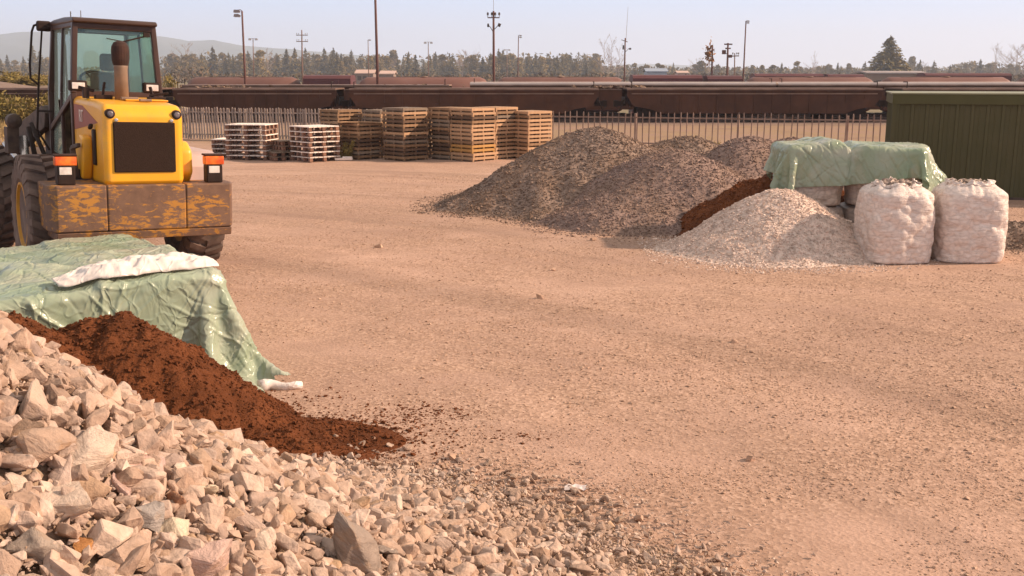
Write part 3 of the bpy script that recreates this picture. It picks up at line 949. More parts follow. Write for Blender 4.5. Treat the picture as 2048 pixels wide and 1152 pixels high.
# ================================================================== TARPS
def cloth_object(name, d, ax, ay, org, m, thick=.004, trim=None):
    P = np.asarray(d, float)
    nx, ny = P.shape[:2]
    ax = np.array(ax); ay = np.array(ay)
    W = np.zeros_like(P)
    W[..., 0] = org[0] + P[..., 0] * ax[0] + P[..., 1] * ay[0]
    W[..., 1] = org[1] + P[..., 0] * ax[1] + P[..., 1] * ay[1]
    W[..., 2] = P[..., 2]
    f = grid_faces(nx, ny)
    if trim is not None:
        far_ = ((P[..., 0] < -trim) | (P[..., 1] < -trim - .28)) & (P[..., 2] < .09)
        f = f[~far_.ravel()[f].any(1)]
    if ax[0] * ay[1] - ax[1] * ay[0] < 0: f = f[:, ::-1]
    o = link_mesh(name, np_mesh(name, W.reshape(-1, 3), f, True), m)
    t = o.modifiers.new("thick", 'SOLIDIFY'); t.thickness = thick
    return o, W

def plastic(name, c1, c2, c3, scale, rough=.38, trans=.0, crease=26, cstr=.5):
    m = bpy.data.materials.new(name)
    nt, b = nodes_of(m)
    vec = tex_coord(nt)
    c = ramp(nt, noise_node(nt, vec, scale, 5, .6, .8), [(.30, c1), (.5, c2), (.70, c3)])
    c = mixcol(nt, ramp(nt, noise_node(nt, vec, scale * 1.7, 4, .6), [(.56, 0.0), (.75, .35)]), c, (.50, .42, .33))
    nt.links.new(c, b.inputs["Base Color"])
    b.inputs["Roughness"].default_value = rough
    b.inputs["Specular IOR Level"].default_value = .5
    mpn = N(nt, "ShaderNodeMapping"); mpn.inputs["Scale"].default_value = (1, .45, .6); mpn.inputs["Rotation"].default_value = (0, 0, .6); nt.links.new(vec, mpn.inputs[0])
    w1 = noise_node(nt, mpn.outputs[0], crease * .22, 2, .45, 2.5)
    nz = N(nt, "ShaderNodeTexNoise"); nz.inputs["Scale"].default_value = 3.5; nt.links.new(vec, nz.inputs[0])
    va = N(nt, "ShaderNodeVectorMath", operation='MULTIPLY_ADD'); va.inputs[1].default_value = (.30, .30, .30)
    nt.links.new(nz.outputs[1], va.inputs[0]); nt.links.new(mpn.outputs[0], va.inputs[2])
    vo = N(nt, "ShaderNodeTexVoronoi", feature='DISTANCE_TO_EDGE'); vo.inputs["Scale"].default_value = 6.5; nt.links.new(va.outputs[0], vo.inputs["Vector"])
    cr = ramp(nt, vo.outputs["Distance"], [(0.0, 1.0), (.09, .12), (.35, 0.0)])
    ad = N(nt, "ShaderNodeMath", operation='MULTIPLY_ADD'); ad.inputs[1].default_value = .36; nt.links.new(cr, ad.inputs[0]); nt.links.new(w1, ad.inputs[2])
    bump(nt, b, ad.outputs[0], cstr * 1.5, .025)
    if trans:
        tr = N(nt, "ShaderNodeBsdfTranslucent"); nt.links.new(c, tr.inputs[0])
        mx = N(nt, "ShaderNodeMixShader"); mx.inputs[0].default_value = trans
        out = [n for n in nt.nodes if n.type == 'OUTPUT_MATERIAL'][0]
        nt.links.new(b.outputs[0], mx.inputs[1]); nt.links.new(tr.outputs[0], mx.inputs[2]); nt.links.new(mx.outputs[0], out.inputs[0])
    return m

m_tarp = plastic("green_tarp_plastic", (.30, .40, .275), (.41, .475, .35), (.55, .55, .45), 1.0, .25, .3, 26, .35)
m_tarp2 = plastic("olive_tarp_plastic", (.27, .35, .22), (.38, .43, .305), (.54, .54, .435), 1.2, .25, .25, 18, .3)
m_sheet = plastic("white_plastic_sheet", (.80, .71, .66), (.86, .77, .72), (.88, .80, .75), 3.0, .4, .25, 20, .35)
TU = Vector((-.84, -.54)).normalized(); TV = Vector((-.50, .866)).normalized()
TORG = pixd(437, 8.19, .9)
o, TW = cloth_object("green_tarp", CL_FRONT, TU, TV, (TORG.x, TORG.y), m_tarp, trim=.33)
tag(o, "wrinkled pale green plastic tarp over the heap in front of the loader", "tarp")
o, SW = cloth_object("white_sheet", CL_SHEET, TU, TV, (TORG.x, TORG.y), m_sheet)
for v in o.data.vertices: v.co.z += .012
tag(o, "crumpled white plastic sheet lying along the edge of the green tarp", "plastic sheet")
# what the tarp covers: dark earth showing under its lifted corner
mb = MB()
cx, cy = TORG.x, TORG.y
def tl(x, y, z):
    return (cx + TU.x * x + TV.x * y, cy + TU.y * x + TV.y * y, z)
vs = []; 
for (zz, ins) in ((0, .05), (.5, .09), (.74, .16)):
    for (x, y) in ((ins, ins), (1.2, ins), (2.4, ins), (3.6 - ins, ins), (3.6 - ins, 1.0), (3.6 - ins, 2.0 - ins), (1.8, 2.0 - ins), (ins, 2.0 - ins), (ins, 1.0)):
        vs.append(tl(x, y, zz))
fs = [tuple(range(18, 27))]
for k in range(2):
    for q in range(9):
        q2 = (q + 1) % 9
        fs.append((k * 9 + q, k * 9 + q2, (k + 1) * 9 + q2, (k + 1) * 9 + q))
mb.add(vs, fs)
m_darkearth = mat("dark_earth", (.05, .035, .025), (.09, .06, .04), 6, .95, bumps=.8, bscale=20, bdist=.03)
o = mb.build("covered_heap", m_darkearth, bevel=.05)
tag(o, "dark squared heap hidden beneath the green tarp by the loader", "covered heap")
# rolled end of the tarp lying on the dirt
a = pix(520, 786); b_ = pix(604, 780)
mb = MB()
path = []
for k in range(9):
    t = k / 8
    path.append((a.x + (b_.x - a.x) * t, a.y + (b_.y - a.y) * t + .03 * math.sin(t * 6), gz(a.x, a.y) + .04 - .012 * t + .008 * math.sin(t * 9)))
mb.tube(path, [.055, .05, .042, .04, .036, .034, .03, .034, .03], 9)
o = mb.build("rolled_plastic", m_sheet, smooth=True)
tag(o, "rolled scrap of whitish plastic on the dirt at the tarp corner", "plastic scrap")

# ================================================================== BULK BAGS
def cell_disp(P, seed, r, n):
    """bulge where stones press on the film; P (m,3)"""
    rs = np.random.RandomState(seed)
    pts = P[rs.choice(len(P), n)]
    rad = r * rs.uniform(.6, 1.35, n)
    d = np.full(len(P), -1.0)
    for q, ra in zip(pts, rad):
        e = 1 - ((P - q) ** 2).sum(1) / (ra * ra)
        d = np.maximum(d, e * (ra / r))
    return np.maximum(d, -.6)

def film_material(name, c_stone, c_gap, c_film, filmamt):
    m = bpy.data.materials.new(name)
    nt, b = nodes_of(m)
    vec = tex_coord(nt)
    nz = N(nt, "ShaderNodeTexNoise"); nz.inputs["Scale"].default_value = 6; nt.links.new(vec, nz.inputs[0])
    va = N(nt, "ShaderNodeVectorMath", operation='MULTIPLY_ADD'); va.inputs[1].default_value = (.12, .12, .12)
    mpn = N(nt, "ShaderNodeMapping"); mpn.inputs["Scale"].default_value = (1, 1, 1.5); nt.links.new(vec, mpn.inputs[0])
    nt.links.new(nz.outputs[1], va.inputs[0]); nt.links.new(mpn.outputs[0], va.inputs[2])
    vo = N(nt, "ShaderNodeTexVoronoi", feature='DISTANCE_TO_EDGE'); vo.inputs["Scale"].default_value = 9.5
    vc = N(nt, "ShaderNodeTexVoronoi"); vc.inputs["Scale"].default_value = 9.5
    nt.links.new(va.outputs[0], vo.inputs["Vector"]); nt.links.new(va.outputs[0], vc.inputs["Vector"])
    st = mixcol(nt, 1.0, c_stone, ramp(nt, vc.outputs["Color"], [(0, (.72, .70, .68)), (1, (1.15, 1.12, 1.08))]), 'MULTIPLY')
    c = mixcol(nt, ramp(nt, vo.outputs["Distance"], [(.0, 1.0), (.24, 0.0)]), st, c_gap)
    streak = N(nt, "ShaderNodeMapping"); streak.inputs["Scale"].default_value = (1.5, 1.5, 9); streak.inputs["Rotation"].default_value = (.25, .15, 0); nt.links.new(vec, streak.inputs[0])
    sk = noise_node(nt, streak.outputs[0], 3.5, 6, .65, 1.2)
    c = mixcol(nt, ramp(nt, sk, [(.35, filmamt * .6), (.62, min(1, filmamt * 1.5))]), c, c_film)
    nt.links.new(c, b.inputs["Base Color"])
    b.inputs["Roughness"].default_value = .42
    b.inputs["Specular IOR Level"].default_value = .5
    ad = N(nt, "ShaderNodeMath", operation='ADD')
    nt.links.new(sk, ad.inputs[0]); nt.links.new(noise_node(nt, vec, 22, 5, .6, 1.0), ad.inputs[1])
    bump(nt, b, ad.outputs[0], .55, .022)
    return m
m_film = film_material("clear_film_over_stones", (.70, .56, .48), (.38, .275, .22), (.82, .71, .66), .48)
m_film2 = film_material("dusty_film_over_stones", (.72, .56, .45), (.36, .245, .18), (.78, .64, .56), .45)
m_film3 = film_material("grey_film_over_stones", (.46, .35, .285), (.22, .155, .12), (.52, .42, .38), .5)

def bag(loc, rot, w, dpt, h, seed, m, label, group, opened=True, lump=.020, cat="bulk bag"):
    root = empty("bulk_bag", loc, (0, 0, rot))
    tag(root, label, cat, group)
    nt_, nh = 150, 84
    V = np.zeros((nh, nt_, 3))
    for k in range(nh):
        t = k / (nh - 1)
        th = np.linspace(0, 2 * np.pi, nt_, endpoint=False)
        if t < .08: s = .90 + .10 * math.sin(t / .08 * math.pi / 2); z = h * t * .55
        elif t < .80:
            u = (t - .08) / .72; s = 1.0 + .05 * math.sin(u * math.pi) - .02 * u; z = h * (.044 + .836 * u)
        else:
            u = (t - .80) / .20
            s = .98 - (.46 if opened else .75) * u ** 1.25; z = h * (.88 + .12 * math.sin(u * math.pi / 2))
        ex = 4.2 if t < .8 else 4.2 - 1.8 * (t - .8) / .2
        cx_, sy_ = np.cos(th), np.sin(th)
        rad = (np.abs(cx_) ** ex + np.abs(sy_) ** ex) ** (-1 / ex)
        rough = 1 + .035 * fbm(np.cos(th) * 2.2 + 5, np.sin(th) * 2.2 + t * 3.0, seed, 3)
        if t > .8: rough = rough * (1 + (.16 * (t - .8) / .2) * fbm(np.cos(th) * 5, np.sin(th) * 5 + t * 2, seed + 3, 3))
        V[k, :, 0] = w / 2 * rad * cx_ * s * rough
        V[k, :, 1] = dpt / 2 * rad * sy_ * s * rough
        V[k, :, 2] = z + (.07 * (max(0, t - .72) / .28) * fbm(np.cos(th) * 3, np.sin(th) * 3, seed + 9, 3))
    P = V.reshape(-1, 3)
    nrm = P - np.array([0, 0, h * .5]); nrm[:, 2] *= .3
    nrm /= np.linalg.norm(nrm, axis=1, keepdims=True)
    tt = np.repeat(np.linspace(0, 1, nh), nt_)
    fade = np.clip(tt / .05, 0, 1) * np.clip((1.0 - tt) / .25, .15, 1)
    P = P + nrm * (lump * cell_disp(P, seed, .085, 420) * fade)[:, None]
    P[:, 2] = np.maximum(P[:, 2], 0.0)
    i, j = np.meshgrid(np.arange(nh - 1), np.arange(nt_), indexing='ij')
    a_ = (i * nt_ + j).ravel(); b2 = (i * nt_ + (j + 1) % nt_).ravel()
    F = np.stack([a_, b2, b2 + nt_, a_ + nt_], 1)
    o = link_mesh("film", np_mesh("film", P, F, True), m, root)
    if opened:
        o.modifiers.new("thick", 'SOLIDIFY').thickness = .006
        rs = np.random.RandomState(seed)
        n = 210
        r = .36 * np.sqrt(rs.rand(n)); t = rs.rand(n) * 6.28
        x = r * np.cos(t) * w; y = r * np.sin(t) * dpt
        z = h * .93 + .09 * (1 - (r / .36) ** 2) + .03 * rs.rand(n)
        s = rs.uniform(.05, .11, n)
        Vv, Ff = scatter_stones(CHIPS, np.stack([x, y, z], -1), s, rs, .9)
        link_mesh("stones", np_mesh("stones", Vv, Ff), m_bagstone, root)
        # torn collar of film standing around the mouth
        nt2 = 90; th = np.linspace(0, 2 * np.pi, nt2, endpoint=False)
        base = np.stack([V[-6, ::1, 0], V[-6, ::1, 1], V[-6, ::1, 2]], -1)
        idx = (np.arange(nt2) * nt_ / nt2).astype(int)
        b0 = base[idx]
        rows = []
        for q in range(6):
            u = q / 5
            f1 = fbm(np.cos(th) * 4, np.sin(th) * 4, seed + 21, 3); f2 = fbm(np.cos(th) * 9, np.sin(th) * 9, seed + 25, 2)
            rows.append(np.stack([b0[:, 0] * (1 - .10 * u + .30 * u * f2), b0[:, 1] * (1 - .10 * u + .30 * u * f2), b0[:, 2] + u * (.03 + .06 * f1) + .012], -1))
        Q = np.array(rows).reshape(-1, 3)
        i, j = np.meshgrid(np.arange(5), np.arange(nt2), indexing='ij')
        a_ = (i * nt2 + j).ravel(); b2 = (i * nt2 + (j + 1) % nt2).ravel()
        co = link_mesh("collar", np_mesh("collar", Q, np.stack([a_, b2, b2 + nt2, a_ + nt2], 1), True), m, root)
        co.modifiers.new("thick", 'SOLIDIFY').thickness = .004
    return root
m_bagstone = stone_material("bagged_stone", [(.30, .22, .17), (.42, .32, .26), (.52, .40, .33), (.24, .17, .14)], bscale=40)
GB = "bulk bags of stone by the green tarp"
p1 = pixd(1781, 13.95); p2 = pixd(1925, 14.0)
bag((p1.x, p1.y, 0), R(4), .83, .86, 1.05, 11, m_film, "full clear plastic bulk bag with open top, nearest the pale gravel pile", GB)
bag((p2.x, p2.y, 0), R(-5), .85, .86, 1.05, 23, m_film, "clear plastic bulk bag at the right end of the row, film peaked on top", GB)
BX, BY = 3.98, 14.95
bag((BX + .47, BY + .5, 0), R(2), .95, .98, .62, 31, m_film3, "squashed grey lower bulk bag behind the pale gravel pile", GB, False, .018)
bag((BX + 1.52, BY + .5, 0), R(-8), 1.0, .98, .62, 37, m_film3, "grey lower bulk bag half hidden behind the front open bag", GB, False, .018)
bag((BX + .47, BY + .5, .60), R(1), .86, .88, .85, 41, m_film2, "whitish upper bulk bag under the left end of the green tarp", GB, False, .02)
bag((BX + 1.60, BY + .47, .60), R(-14), 1.02, .96, .82, 43, m_film2, "brownish upper bulk bag beneath the middle of the bag tarp", GB, False, .02)
bag((BX + 2.24, BY + .80, 0), R(-10), .58, .86, 1.06, 47, m_film2, "bulk bag at the right end beneath the bag tarp, mostly hidden", GB, False, .02)
o, BW = cloth_object("green_tarp", CL_BAGS, (1, 0), (0, 1), (BX, BY), m_tarp2)
tag(o, "olive green tarp draped over the stacked bulk bags by the shed", "tarp")

# ================================================================== WHEEL LOADER
m_yel = mat("yellow_paint", (.80, .38, .012), (.74, .33, .010), 2.2, .42, spec=.5, bumps=.06, bscale=60, bdist=.003, coat=.15)
nt, b = nodes_of(m_yel)
vec = tex_coord(nt)
old = b.inputs["Base Color"].links[0].from_socket
dirt = ramp(nt, noise_node(nt, vec, 5, 7, .7), [(.52, 0.0), (.72, .38)])
nt.links.new(mixcol(nt, dirt, old, (.42, .25, .10)), b.inputs["Base Color"])
m_cwt = bpy.data.materials.new("worn_counterweight_paint")
nt, b = nodes_of(m_cwt)
vec = tex_coord(nt)
st = N(nt, "ShaderNodeMapping"); st.inputs["Scale"].default_value = (1.1, 1, 2.8); nt.links.new(vec, st.inputs[0])
f1 = noise_node(nt, st.outputs[0], 6.5, 9, .72, .5)
f2 = noise_node(nt, vec, 1.3, 3, .5)
ad = N(nt, "ShaderNodeMath", operation='MULTIPLY_ADD'); ad.inputs[1].default_value = .55; nt.links.new(f2, ad.inputs[0]); nt.links.new(f1, ad.inputs[2])
grime = ramp(nt, noise_node(nt, vec, 6, 5, .6), [(.3, (.105, .052, .032)), (.6, (.16, .085, .052)), (.8, (.07, .033, .02))])
c = mixcol(nt, ramp(nt, ad.outputs[0], [(.79, 0.0), (.835, .85)]), grime, (.42, .18, .018))
nt.links.new(c, b.inputs["Base Color"])
b.inputs["Roughness"].default_value = .7
bump(nt, b, f1, .35, .006)
m_black = mat("black_plastic", (.022, .012, .009), (.034, .018, .013), 9, .55, spec=.2)
m_cab = mat("brown_black_cab_paint", (.045, .021, .015), (.06, .030, .021), 4, .42, spec=.35)
m_rub = mat("dusty_tyre_rubber", (.095, .064, .054), (.19, .13, .105), 4.5, .88, bumps=.4, bscale=30, bdist=.006)
m_rim = mat("yellow_rim", (.62, .28, .012), (.40, .20, .03), 4, .55)
m_dark = mat("dark_greasy_steel", (.05, .03, .024), (.11, .07, .05), 7, .6, bumps=.3, bscale=30)
m_chrome = mat("bright_steel", (.62, .58, .56), (.52, .46, .43), 4, .25, metal=.9)
m_chrome_dark = mat('smoky_lens', (.10, .085, .10), (.16, .13, .14), 20, .25)
m_orange = mat("orange_lens", (.55, .07, .01), (.75, .20, .02), 9, .25, spec=.6)
m_whitelens = mat("white_lens", (.72, .66, .62), (.55, .48, .44), 14, .2, spec=.7)
m_pipe = mat("beige_exhaust", (.18, .12, .085), (.25, .17, .12), 6, .65, bumps=.15)
m_soot = mat("sooty_rust", (.026, .011, .008), (.05, .019, .012), 9, .85, bumps=.4)
m_fender = mat("pale_fender", (.50, .38, .36), (.42, .32, .29), 3, .5)
m_red = mat("brick_red_decal", (.30, .075, .045), (.26, .065, .04), 4, .5)
m_white = mat("white_decal", (.75, .62, .56), (.72, .60, .54), 4, .5)
m_seat = mat("grey_seat", (.08, .065, .06), (.11, .085, .08), 8, .8)
m_console = mat("pale_cab_panel", (.42, .38, .38), (.36, .32, .32), 6, .6)

def glass(name, tint, gl=.12):
    m = bpy.data.materials.new(name)
    m.use_nodes = True
    nt = m.node_tree; nt.nodes.clear()
    out = N(nt, "ShaderNodeOutputMaterial")
    tr = N(nt, "ShaderNodeBsdfTransparent"); tr.inputs[0].default_value = (*tint, 1)
    g = N(nt, "ShaderNodeBsdfGlossy"); g.inputs["Roughness"].default_value = .04; g.inputs[0].default_value = (.85, 1, .95, 1)
    df = N(nt, "ShaderNodeBsdfDiffuse"); df.inputs[0].default_value = (.62, .68, .62, 1)
    fr = N(nt, "ShaderNodeFresnel"); fr.inputs[0].default_value = 1.5
    mx = N(nt, "ShaderNodeMixShader"); mx2 = N(nt, "ShaderNodeMixShader"); mx2.inputs[0].default_value = gl
    nt.links.new(fr.outputs[0], mx.inputs[0]); nt.links.new(tr.outputs[0], mx.inputs[1]); nt.links.new(g.outputs[0], mx.inputs[2])
    nt.links.new(mx.outputs[0], mx2.inputs[1]); nt.links.new(df.outputs[0], mx2.inputs[2])
    nt.links.new(mx2.outputs[0], out.inputs[0])
    return m
m_glass = glass("dusty_green_glass", (.86, .94, .90), .03)
m_glass2 = glass("dusty_side_glass", (.80, .86, .80), .22)

L = empty("wheel_loader", (-4.31, 11.97, .01), (0, R(2.2), R(33.3)))
tag(L, "yellow articulated wheel loader seen from behind, rusty counterweight and dark cab", "wheel loader")
# counterweight: three cast blocks side by side, chamfered ends
mb = MB()
def plan(x0, x1, l=False, r=False):
    p = []
    p += [(x0, .75), (x0, .20), (x0 + .075, 0)] if l else [(x0, .75), (x0, 0)]
    p += [(x1 - .075, 0), (x1, .20), (x1, .75)] if r else [(x1, 0), (x1, .75)]
    return p
for (x0, x1, l, r) in ((-1.07, -.4515, True, False), (-.449, .448, False, False), (.4505, 1.07, False, True)):
    mb.prism(plan(x0, x1, l, r), .70, 1.235, 'Z')
cw = mb.build("counterweight", m_cwt, L, .022, 3)
mb = MB(); mb.prism([(.03, .60), (.75, .60), (.75, .695), (.008, .695)], -1.0, 1.0, 'X')
mb.build("underside_plate", m_cwt, L, .01)
# hood
mb = MB()
mb.prism([(.10, 1.20), (.055, 1.28), (.05, 2.00), (.085, 2.10), (.18, 2.155), (.60, 2.185), (1.80, 2.215), (1.80, 1.20)], -.455, .455, 'X')
hood = mb.build("hood", m_yel, L, .075, 5)
MB().box((0, .046, 1.665), (.70, .03, .58)).build("grille", bpy.data.materials.new("black_mesh"), hood, .035, 3)
nt, b = nodes_of(bpy.data.materials["black_mesh"])
vec = tex_coord(nt)
ck = N(nt, "ShaderNodeTexVoronoi"); ck.inputs["Scale"].default_value = 85; nt.links.new(vec, ck.inputs["Vector"])
nt.links.new(ramp(nt, ck.outputs["Distance"], [(.15, (.011, .006, .004)), (.5, (.030, .016, .011))]), b.inputs["Base Color"])
b.inputs["Roughness"].default_value = .7
b.inputs["Specular IOR Level"].default_value = .12
bump(nt, b, ck.outputs["Distance"], .5, .004)
for sx in (-.375, .375):
    lm = MB().lathe([(.055, .06), (.055, -.012), (.042, -.02)], (sx, .055, 2.045), 'Y', 16).build("marker_lamp", m_black, hood, smooth=False)
    MB().lathe([(.034, .01), (.034, -.024), (.02, -.03)], (sx, .055, 2.045), 'Y', 14).build("lens", m_chrome_dark, lm)
    MB().lathe([(.022, .02), (.022, -.014), (.012, -.02)], (sx * .83, .05, 1.975), 'Y', 8).build("bolt", m_chrome, hood)
# recessed panel and clutter on the hood top
MB().box((.17, .95, 2.203), (.50, .80, .02), rot=(.02, 0, 0)).build("top_panel", m_yel, hood, .012)
MB().box((.13, .48, 2.20), (.14, .06, .03)).box((-.02, .62, 2.215), (.20, .05, .035)).build("latch", m_pipe, hood, .008)
MB().bar((.33, .9, 2.20), (.30, .92, 2.36), .035).bar((.28, .9, 2.25), (.50, .84, 2.29), .05, .03).box((.36, .88, 2.215), (.2, .12, .04)).build("hose_bracket", m_black, hood, .006)
MB().bar((-.42, 1.1, 2.20), (-.42, 1.1, 2.33), .07).bar((-.5, 1.12, 2.33), (-.32, 1.1, 2.29), .04).bar((-.25, 1.0, 2.2), (-.22, 1.0, 2.40), .03).box((-.24, 1.0, 2.22), (.2, .1, .05)).build("air_line", m_black, hood, .006)
# left flank of the hood: red decal wedge with white lettering, black handle, hinge
MB().prism([(1.66, 2.12), (1.15, 2.11), (.32, 1.93), (1.66, 1.80)], -.4595, -.450, 'X').build("decal", m_red, hood)
tc = bpy.data.curves.new("lettering", 'FONT'); tc.body = "RT"; tc.size = .21; tc.extrude = .002; tc.align_x = 'CENTER'; tc.align_y = 'CENTER'
to = bpy.data.objects.new("lettering", tc); C.objects.link(to)
to.matrix_world = Matrix(((0, 0, -1, -.4635), (-1, 0, 0, 1.22), (0, 1, 0, 1.975), (0, 0, 0, 1)))
dg = bpy.context.evaluated_depsgraph_get()
tm = bpy.data.meshes.new_from_object(to.evaluated_get(dg))
tm.transform(to.matrix_world)
bpy.data.objects.remove(to)
link_mesh("lettering", tm, None, hood).data.materials.append(m_white)
MB().box((-.465, .50, 1.64), (.04, .13, .42)).bar((-.50, .55, 1.86), (-.50, .46, 1.90), .05).build("handle", m_black, hood, .018)
MB().prism([(.62, 1.50), (.62, 1.74), (.80, 1.78), (1.05, 1.66), (1.02, 1.30), (.72, 1.24)], -.58, -.458, 'X').build("side_cover", m_yel, hood, .03)
MB().prism([(.25, 1.34), (.28, 1.62), (.45, 1.72), (.80, 1.72), (.98, 1.55), (.92, 1.28), (.4, 1.20)], .458, .62, 'X').build("air_filter_cover", m_yel, hood, .05, 3)
MB().bar((-.62, .8, 1.26), (-.66, .78, 1.62), .06).bar((-.66, .78, 1.62), (-.62, .6, 1.66), .05).box((-.60, .95, 1.30), (.18, .3, .12)).build("hinge_bracket", m_dark, hood, .01)
# exhaust
ex = MB().lathe([(.082, 2.17), (.078, 2.56), (.083, 2.58), (.083, 2.60), (.078, 2.61)], (-.04, .92, 0), 'Z', 20).build("exhaust_pipe", m_pipe, hood)
MB().lathe([(.078, 2.60), (.088, 2.61), (.102, 2.67), (.106, 2.77), (.100, 2.83), (.075, 2.875), (.03, 2.895)], (-.04, .92, 0), 'Z', 20).build("rain_cap", m_soot, ex)
for p in ex.data.polygons: p.use_smooth = len(p.vertices) == 4
# cab: posts, sills, roof
def cabx(z): return .585 - .07 * max(0, (z - 2.2)) / 1.0
mb = MB()
for sx in (-1, 1):
    for (y0, y1, w) in ((1.86, 1.90, .075), (3.42, 3.30, .08), (2.62, 2.62, .05)):
        mb.bar((sx * cabx(1.3), y0, 1.30), (sx * cabx(2.25), y0, 2.25), w, w * 1.15, up=(0, 1, 0))
        mb.bar((sx * cabx(2.25), y0, 2.25), (sx * cabx(3.16), y1, 3.14), w, w * 1.15, up=(0, 1, 0))
    mb.bar((sx * .585, 1.86, 2.22), (sx * .585, 3.42, 1.75), .06, .08)
    mb.bar((sx * .515, 1.90, 3.12), (sx * .515, 3.30, 3.12), .07, .09)
mb.bar((-.585, 1.86, 2.24), (.585, 1.86, 2.24), .07, .09)
mb.bar((-.515, 1.90, 3.11), (.515, 1.90, 3.11), .08, .11)
mb.bar((-.515, 3.30, 3.11), (.515, 3.30, 3.11), .08, .10)
mb.box((0, 2.65, 1.28), (1.20, 1.62, .10))
mb.box((0, 1.88, 1.75), (1.16, .04, .90))
mb.box((0, 3.42, 1.55), (1.16, .04, .55))
cab = mb.build("cab_frame", m_cab, L, .012)
MB().prism([(1.80, 3.125), (1.79, 3.165), (1.84, 3.19), (2.4, 3.21), (3.1, 3.205), (3.44, 3.185), (3.45, 3.13)], -.565, .565, 'X').build("roof", m_cab, L, .03, 3)
def quad(name, pts, m, parent, th=.008):
    mbq = MB(); mbq.add(pts, [(0, 1, 2, 3)])
    o = mbq.build(name, m, parent)
    o.modifiers.new("t", 'SOLIDIFY').thickness = th
    return o
quad("rear_window", [(-.55, 1.865, 2.28), (.55, 1.865, 2.28), (.482, 1.905, 3.07), (-.482, 1.905, 3.07)], m_glass, L)
quad("windscreen", [(-.55, 3.42, 1.80), (.55, 3.42, 1.80), (.482, 3.31, 3.07), (-.482, 3.31, 3.07)], m_glass, L)
for sx in (-1, 1):
    quad("side_window", [(sx * .588, 1.91, 2.27), (sx * .588, 2.58, 2.05), (sx * .52, 2.60, 3.08), (sx * .52, 1.93, 3.08)], m_glass2, L)
    d = quad("door_glass", [(sx * .588, 2.66, 1.42), (sx * .588, 3.36, 1.42), (sx * .52, 3.27, 3.08), (sx * .52, 2.65, 3.08)], m_glass2, L)
MB().bar((-.59, 2.68, 1.9), (-.61, 2.68, 2.15), .03).build("door_handle", m_black, L, .004)
# interior
st_ = MB().box((0, 2.34, 2.22), (.50, .14, .62), rot=(.12, 0, 0)).box((0, 2.60, 1.92), (.50, .48, .14)).build("seat", m_seat, L, .05, 3)
MB().box((0, 2.30, 2.66), (.24, .10, .22), rot=(.1, 0, 0)).build("headrest", m_seat, st_, .04, 3)
MB().bar((-.08, 2.32, 2.5), (-.08, 2.31, 2.62), .03).bar((.08, 2.32, 2.5), (.08, 2.31, 2.62), .03).build("headrest_post", m_chrome, st_)
wh = []
for k in range(25):
    t = k / 24 * 2 * math.pi
    wh.append((.22 * math.cos(t) - .02, 3.0 + .22 * math.sin(t) * .82, 2.42 - .22 * math.sin(t) * -.55))
sw = MB().tube(wh, .02, 8, False)
for k in (0, 8, 16): sw.bar(wh[k], (-.02, 3.0, 2.40), .02)
sw.bar((-.02, 3.0, 2.41), (-.02, 3.22, 1.85), .06)
sw.build("steering_wheel", m_black, L)
MB().box((-.28, 2.02, 2.12), (.44, .16, .36)).build("rear_console", m_console, L, .02)
MB().box((.40, 2.55, 2.0), (.16, .6, .5)).bar((.40, 2.8, 2.2), (.38, 2.84, 2.42), .03).build("side_console", m_seat, L, .03)
MB().box((0, 2.0, 3.06), (.72, .05, .08)).build("sun_visor", m_console, L, .01)
MB().bar((.40, 1.85, 3.0), (.10, 1.852, 2.92), .018).bar((.1, 1.852, 2.92), (-.12, 1.85, 2.95), .012).box((.42, 1.84, 3.02), (.09, .04, .06)).build("wiper", m_black, L, .004)
# work lamps either side below the rear window
for sx in (-.39, .52):
    wl = MB().box((sx, 1.74, 2.345), (.215, .12, .135)).bar((sx, 1.76, 2.28), (sx, 1.82, 2.2), .04).build("work_lamp", m_black, L, .018)
    MB().box((sx, 1.676, 2.345), (.155, .012, .08)).build("lens", m_whitelens, wl, .01)
# mirror brackets: tube loops with mirrors
for sx in (-1, 1):
    y = 3.42
    ox = .80 if sx < 0 else .74
    lp = [(sx * .52, y - .1, 3.10), (sx * .70, y, 3.16), (sx * (ox - .03), y + .02, 3.13), (sx * ox, y + .03, 3.05), (sx * (ox + .05), y + .03, 2.62), (sx * (ox + .05), y + .03, 2.42), (sx * (ox - .05), y, 2.34)]
    mr = MB().tube(lp, .017, 7)
    if sx < 0:
        mr.tube([(sx * (ox - .05), y, 2.34), (sx * (ox - .02), y, 1.98), (sx * .80, y, 1.72), (sx * .66, y - .1, 1.45)], .017, 7)
        mr.tube([(sx * .66, y, 3.14), (sx * .70, y + .02, 2.75), (sx * (ox - .05), y, 2.34)], .014, 6)
        mr.bar((sx * .58, y - .05, 1.98), (sx * .78, y, 1.98), .025)
    else:
        mr.tube([(sx * (ox - .05), y, 2.34), (sx * .60, y - .05, 2.30)], .017, 7)
    mo = mr.build("mirror_bracket", m_black, L); mo.location = (.09, -.13, 0); mo.scale = (.92, 1, 1)
    if sx > 0:
        MB().box((sx * .71, y, 2.76), (.13, .06, .52), rot=(0, -.05, .3)).build("mirror", m_dark, mo, .03, 3)
    else:
        MB().box((sx * .64, y, 3.13), (.20, .10, .14)).build("mirror", m_black, mo, .03, 3)
MB().bar((-.42, 2.6, 3.2), (-.42, 2.6, 3.30), .012).bar((-.22, 2.9, 3.2), (-.22, 2.9, 3.34), .009).build("antenna", m_dark, L)
for o in list(L.children):
    if o.name.split('.')[0] in ('cab_frame', 'roof', 'rear_window', 'windscreen', 'side_window', 'door_glass', 'door_handle', 'seat', 'steering_wheel', 'rear_console', 'side_console', 'sun_visor', 'wiper', 'antenna'):
        o.location = (.09, -.13, 0); o.scale = (.92, 1, 1)
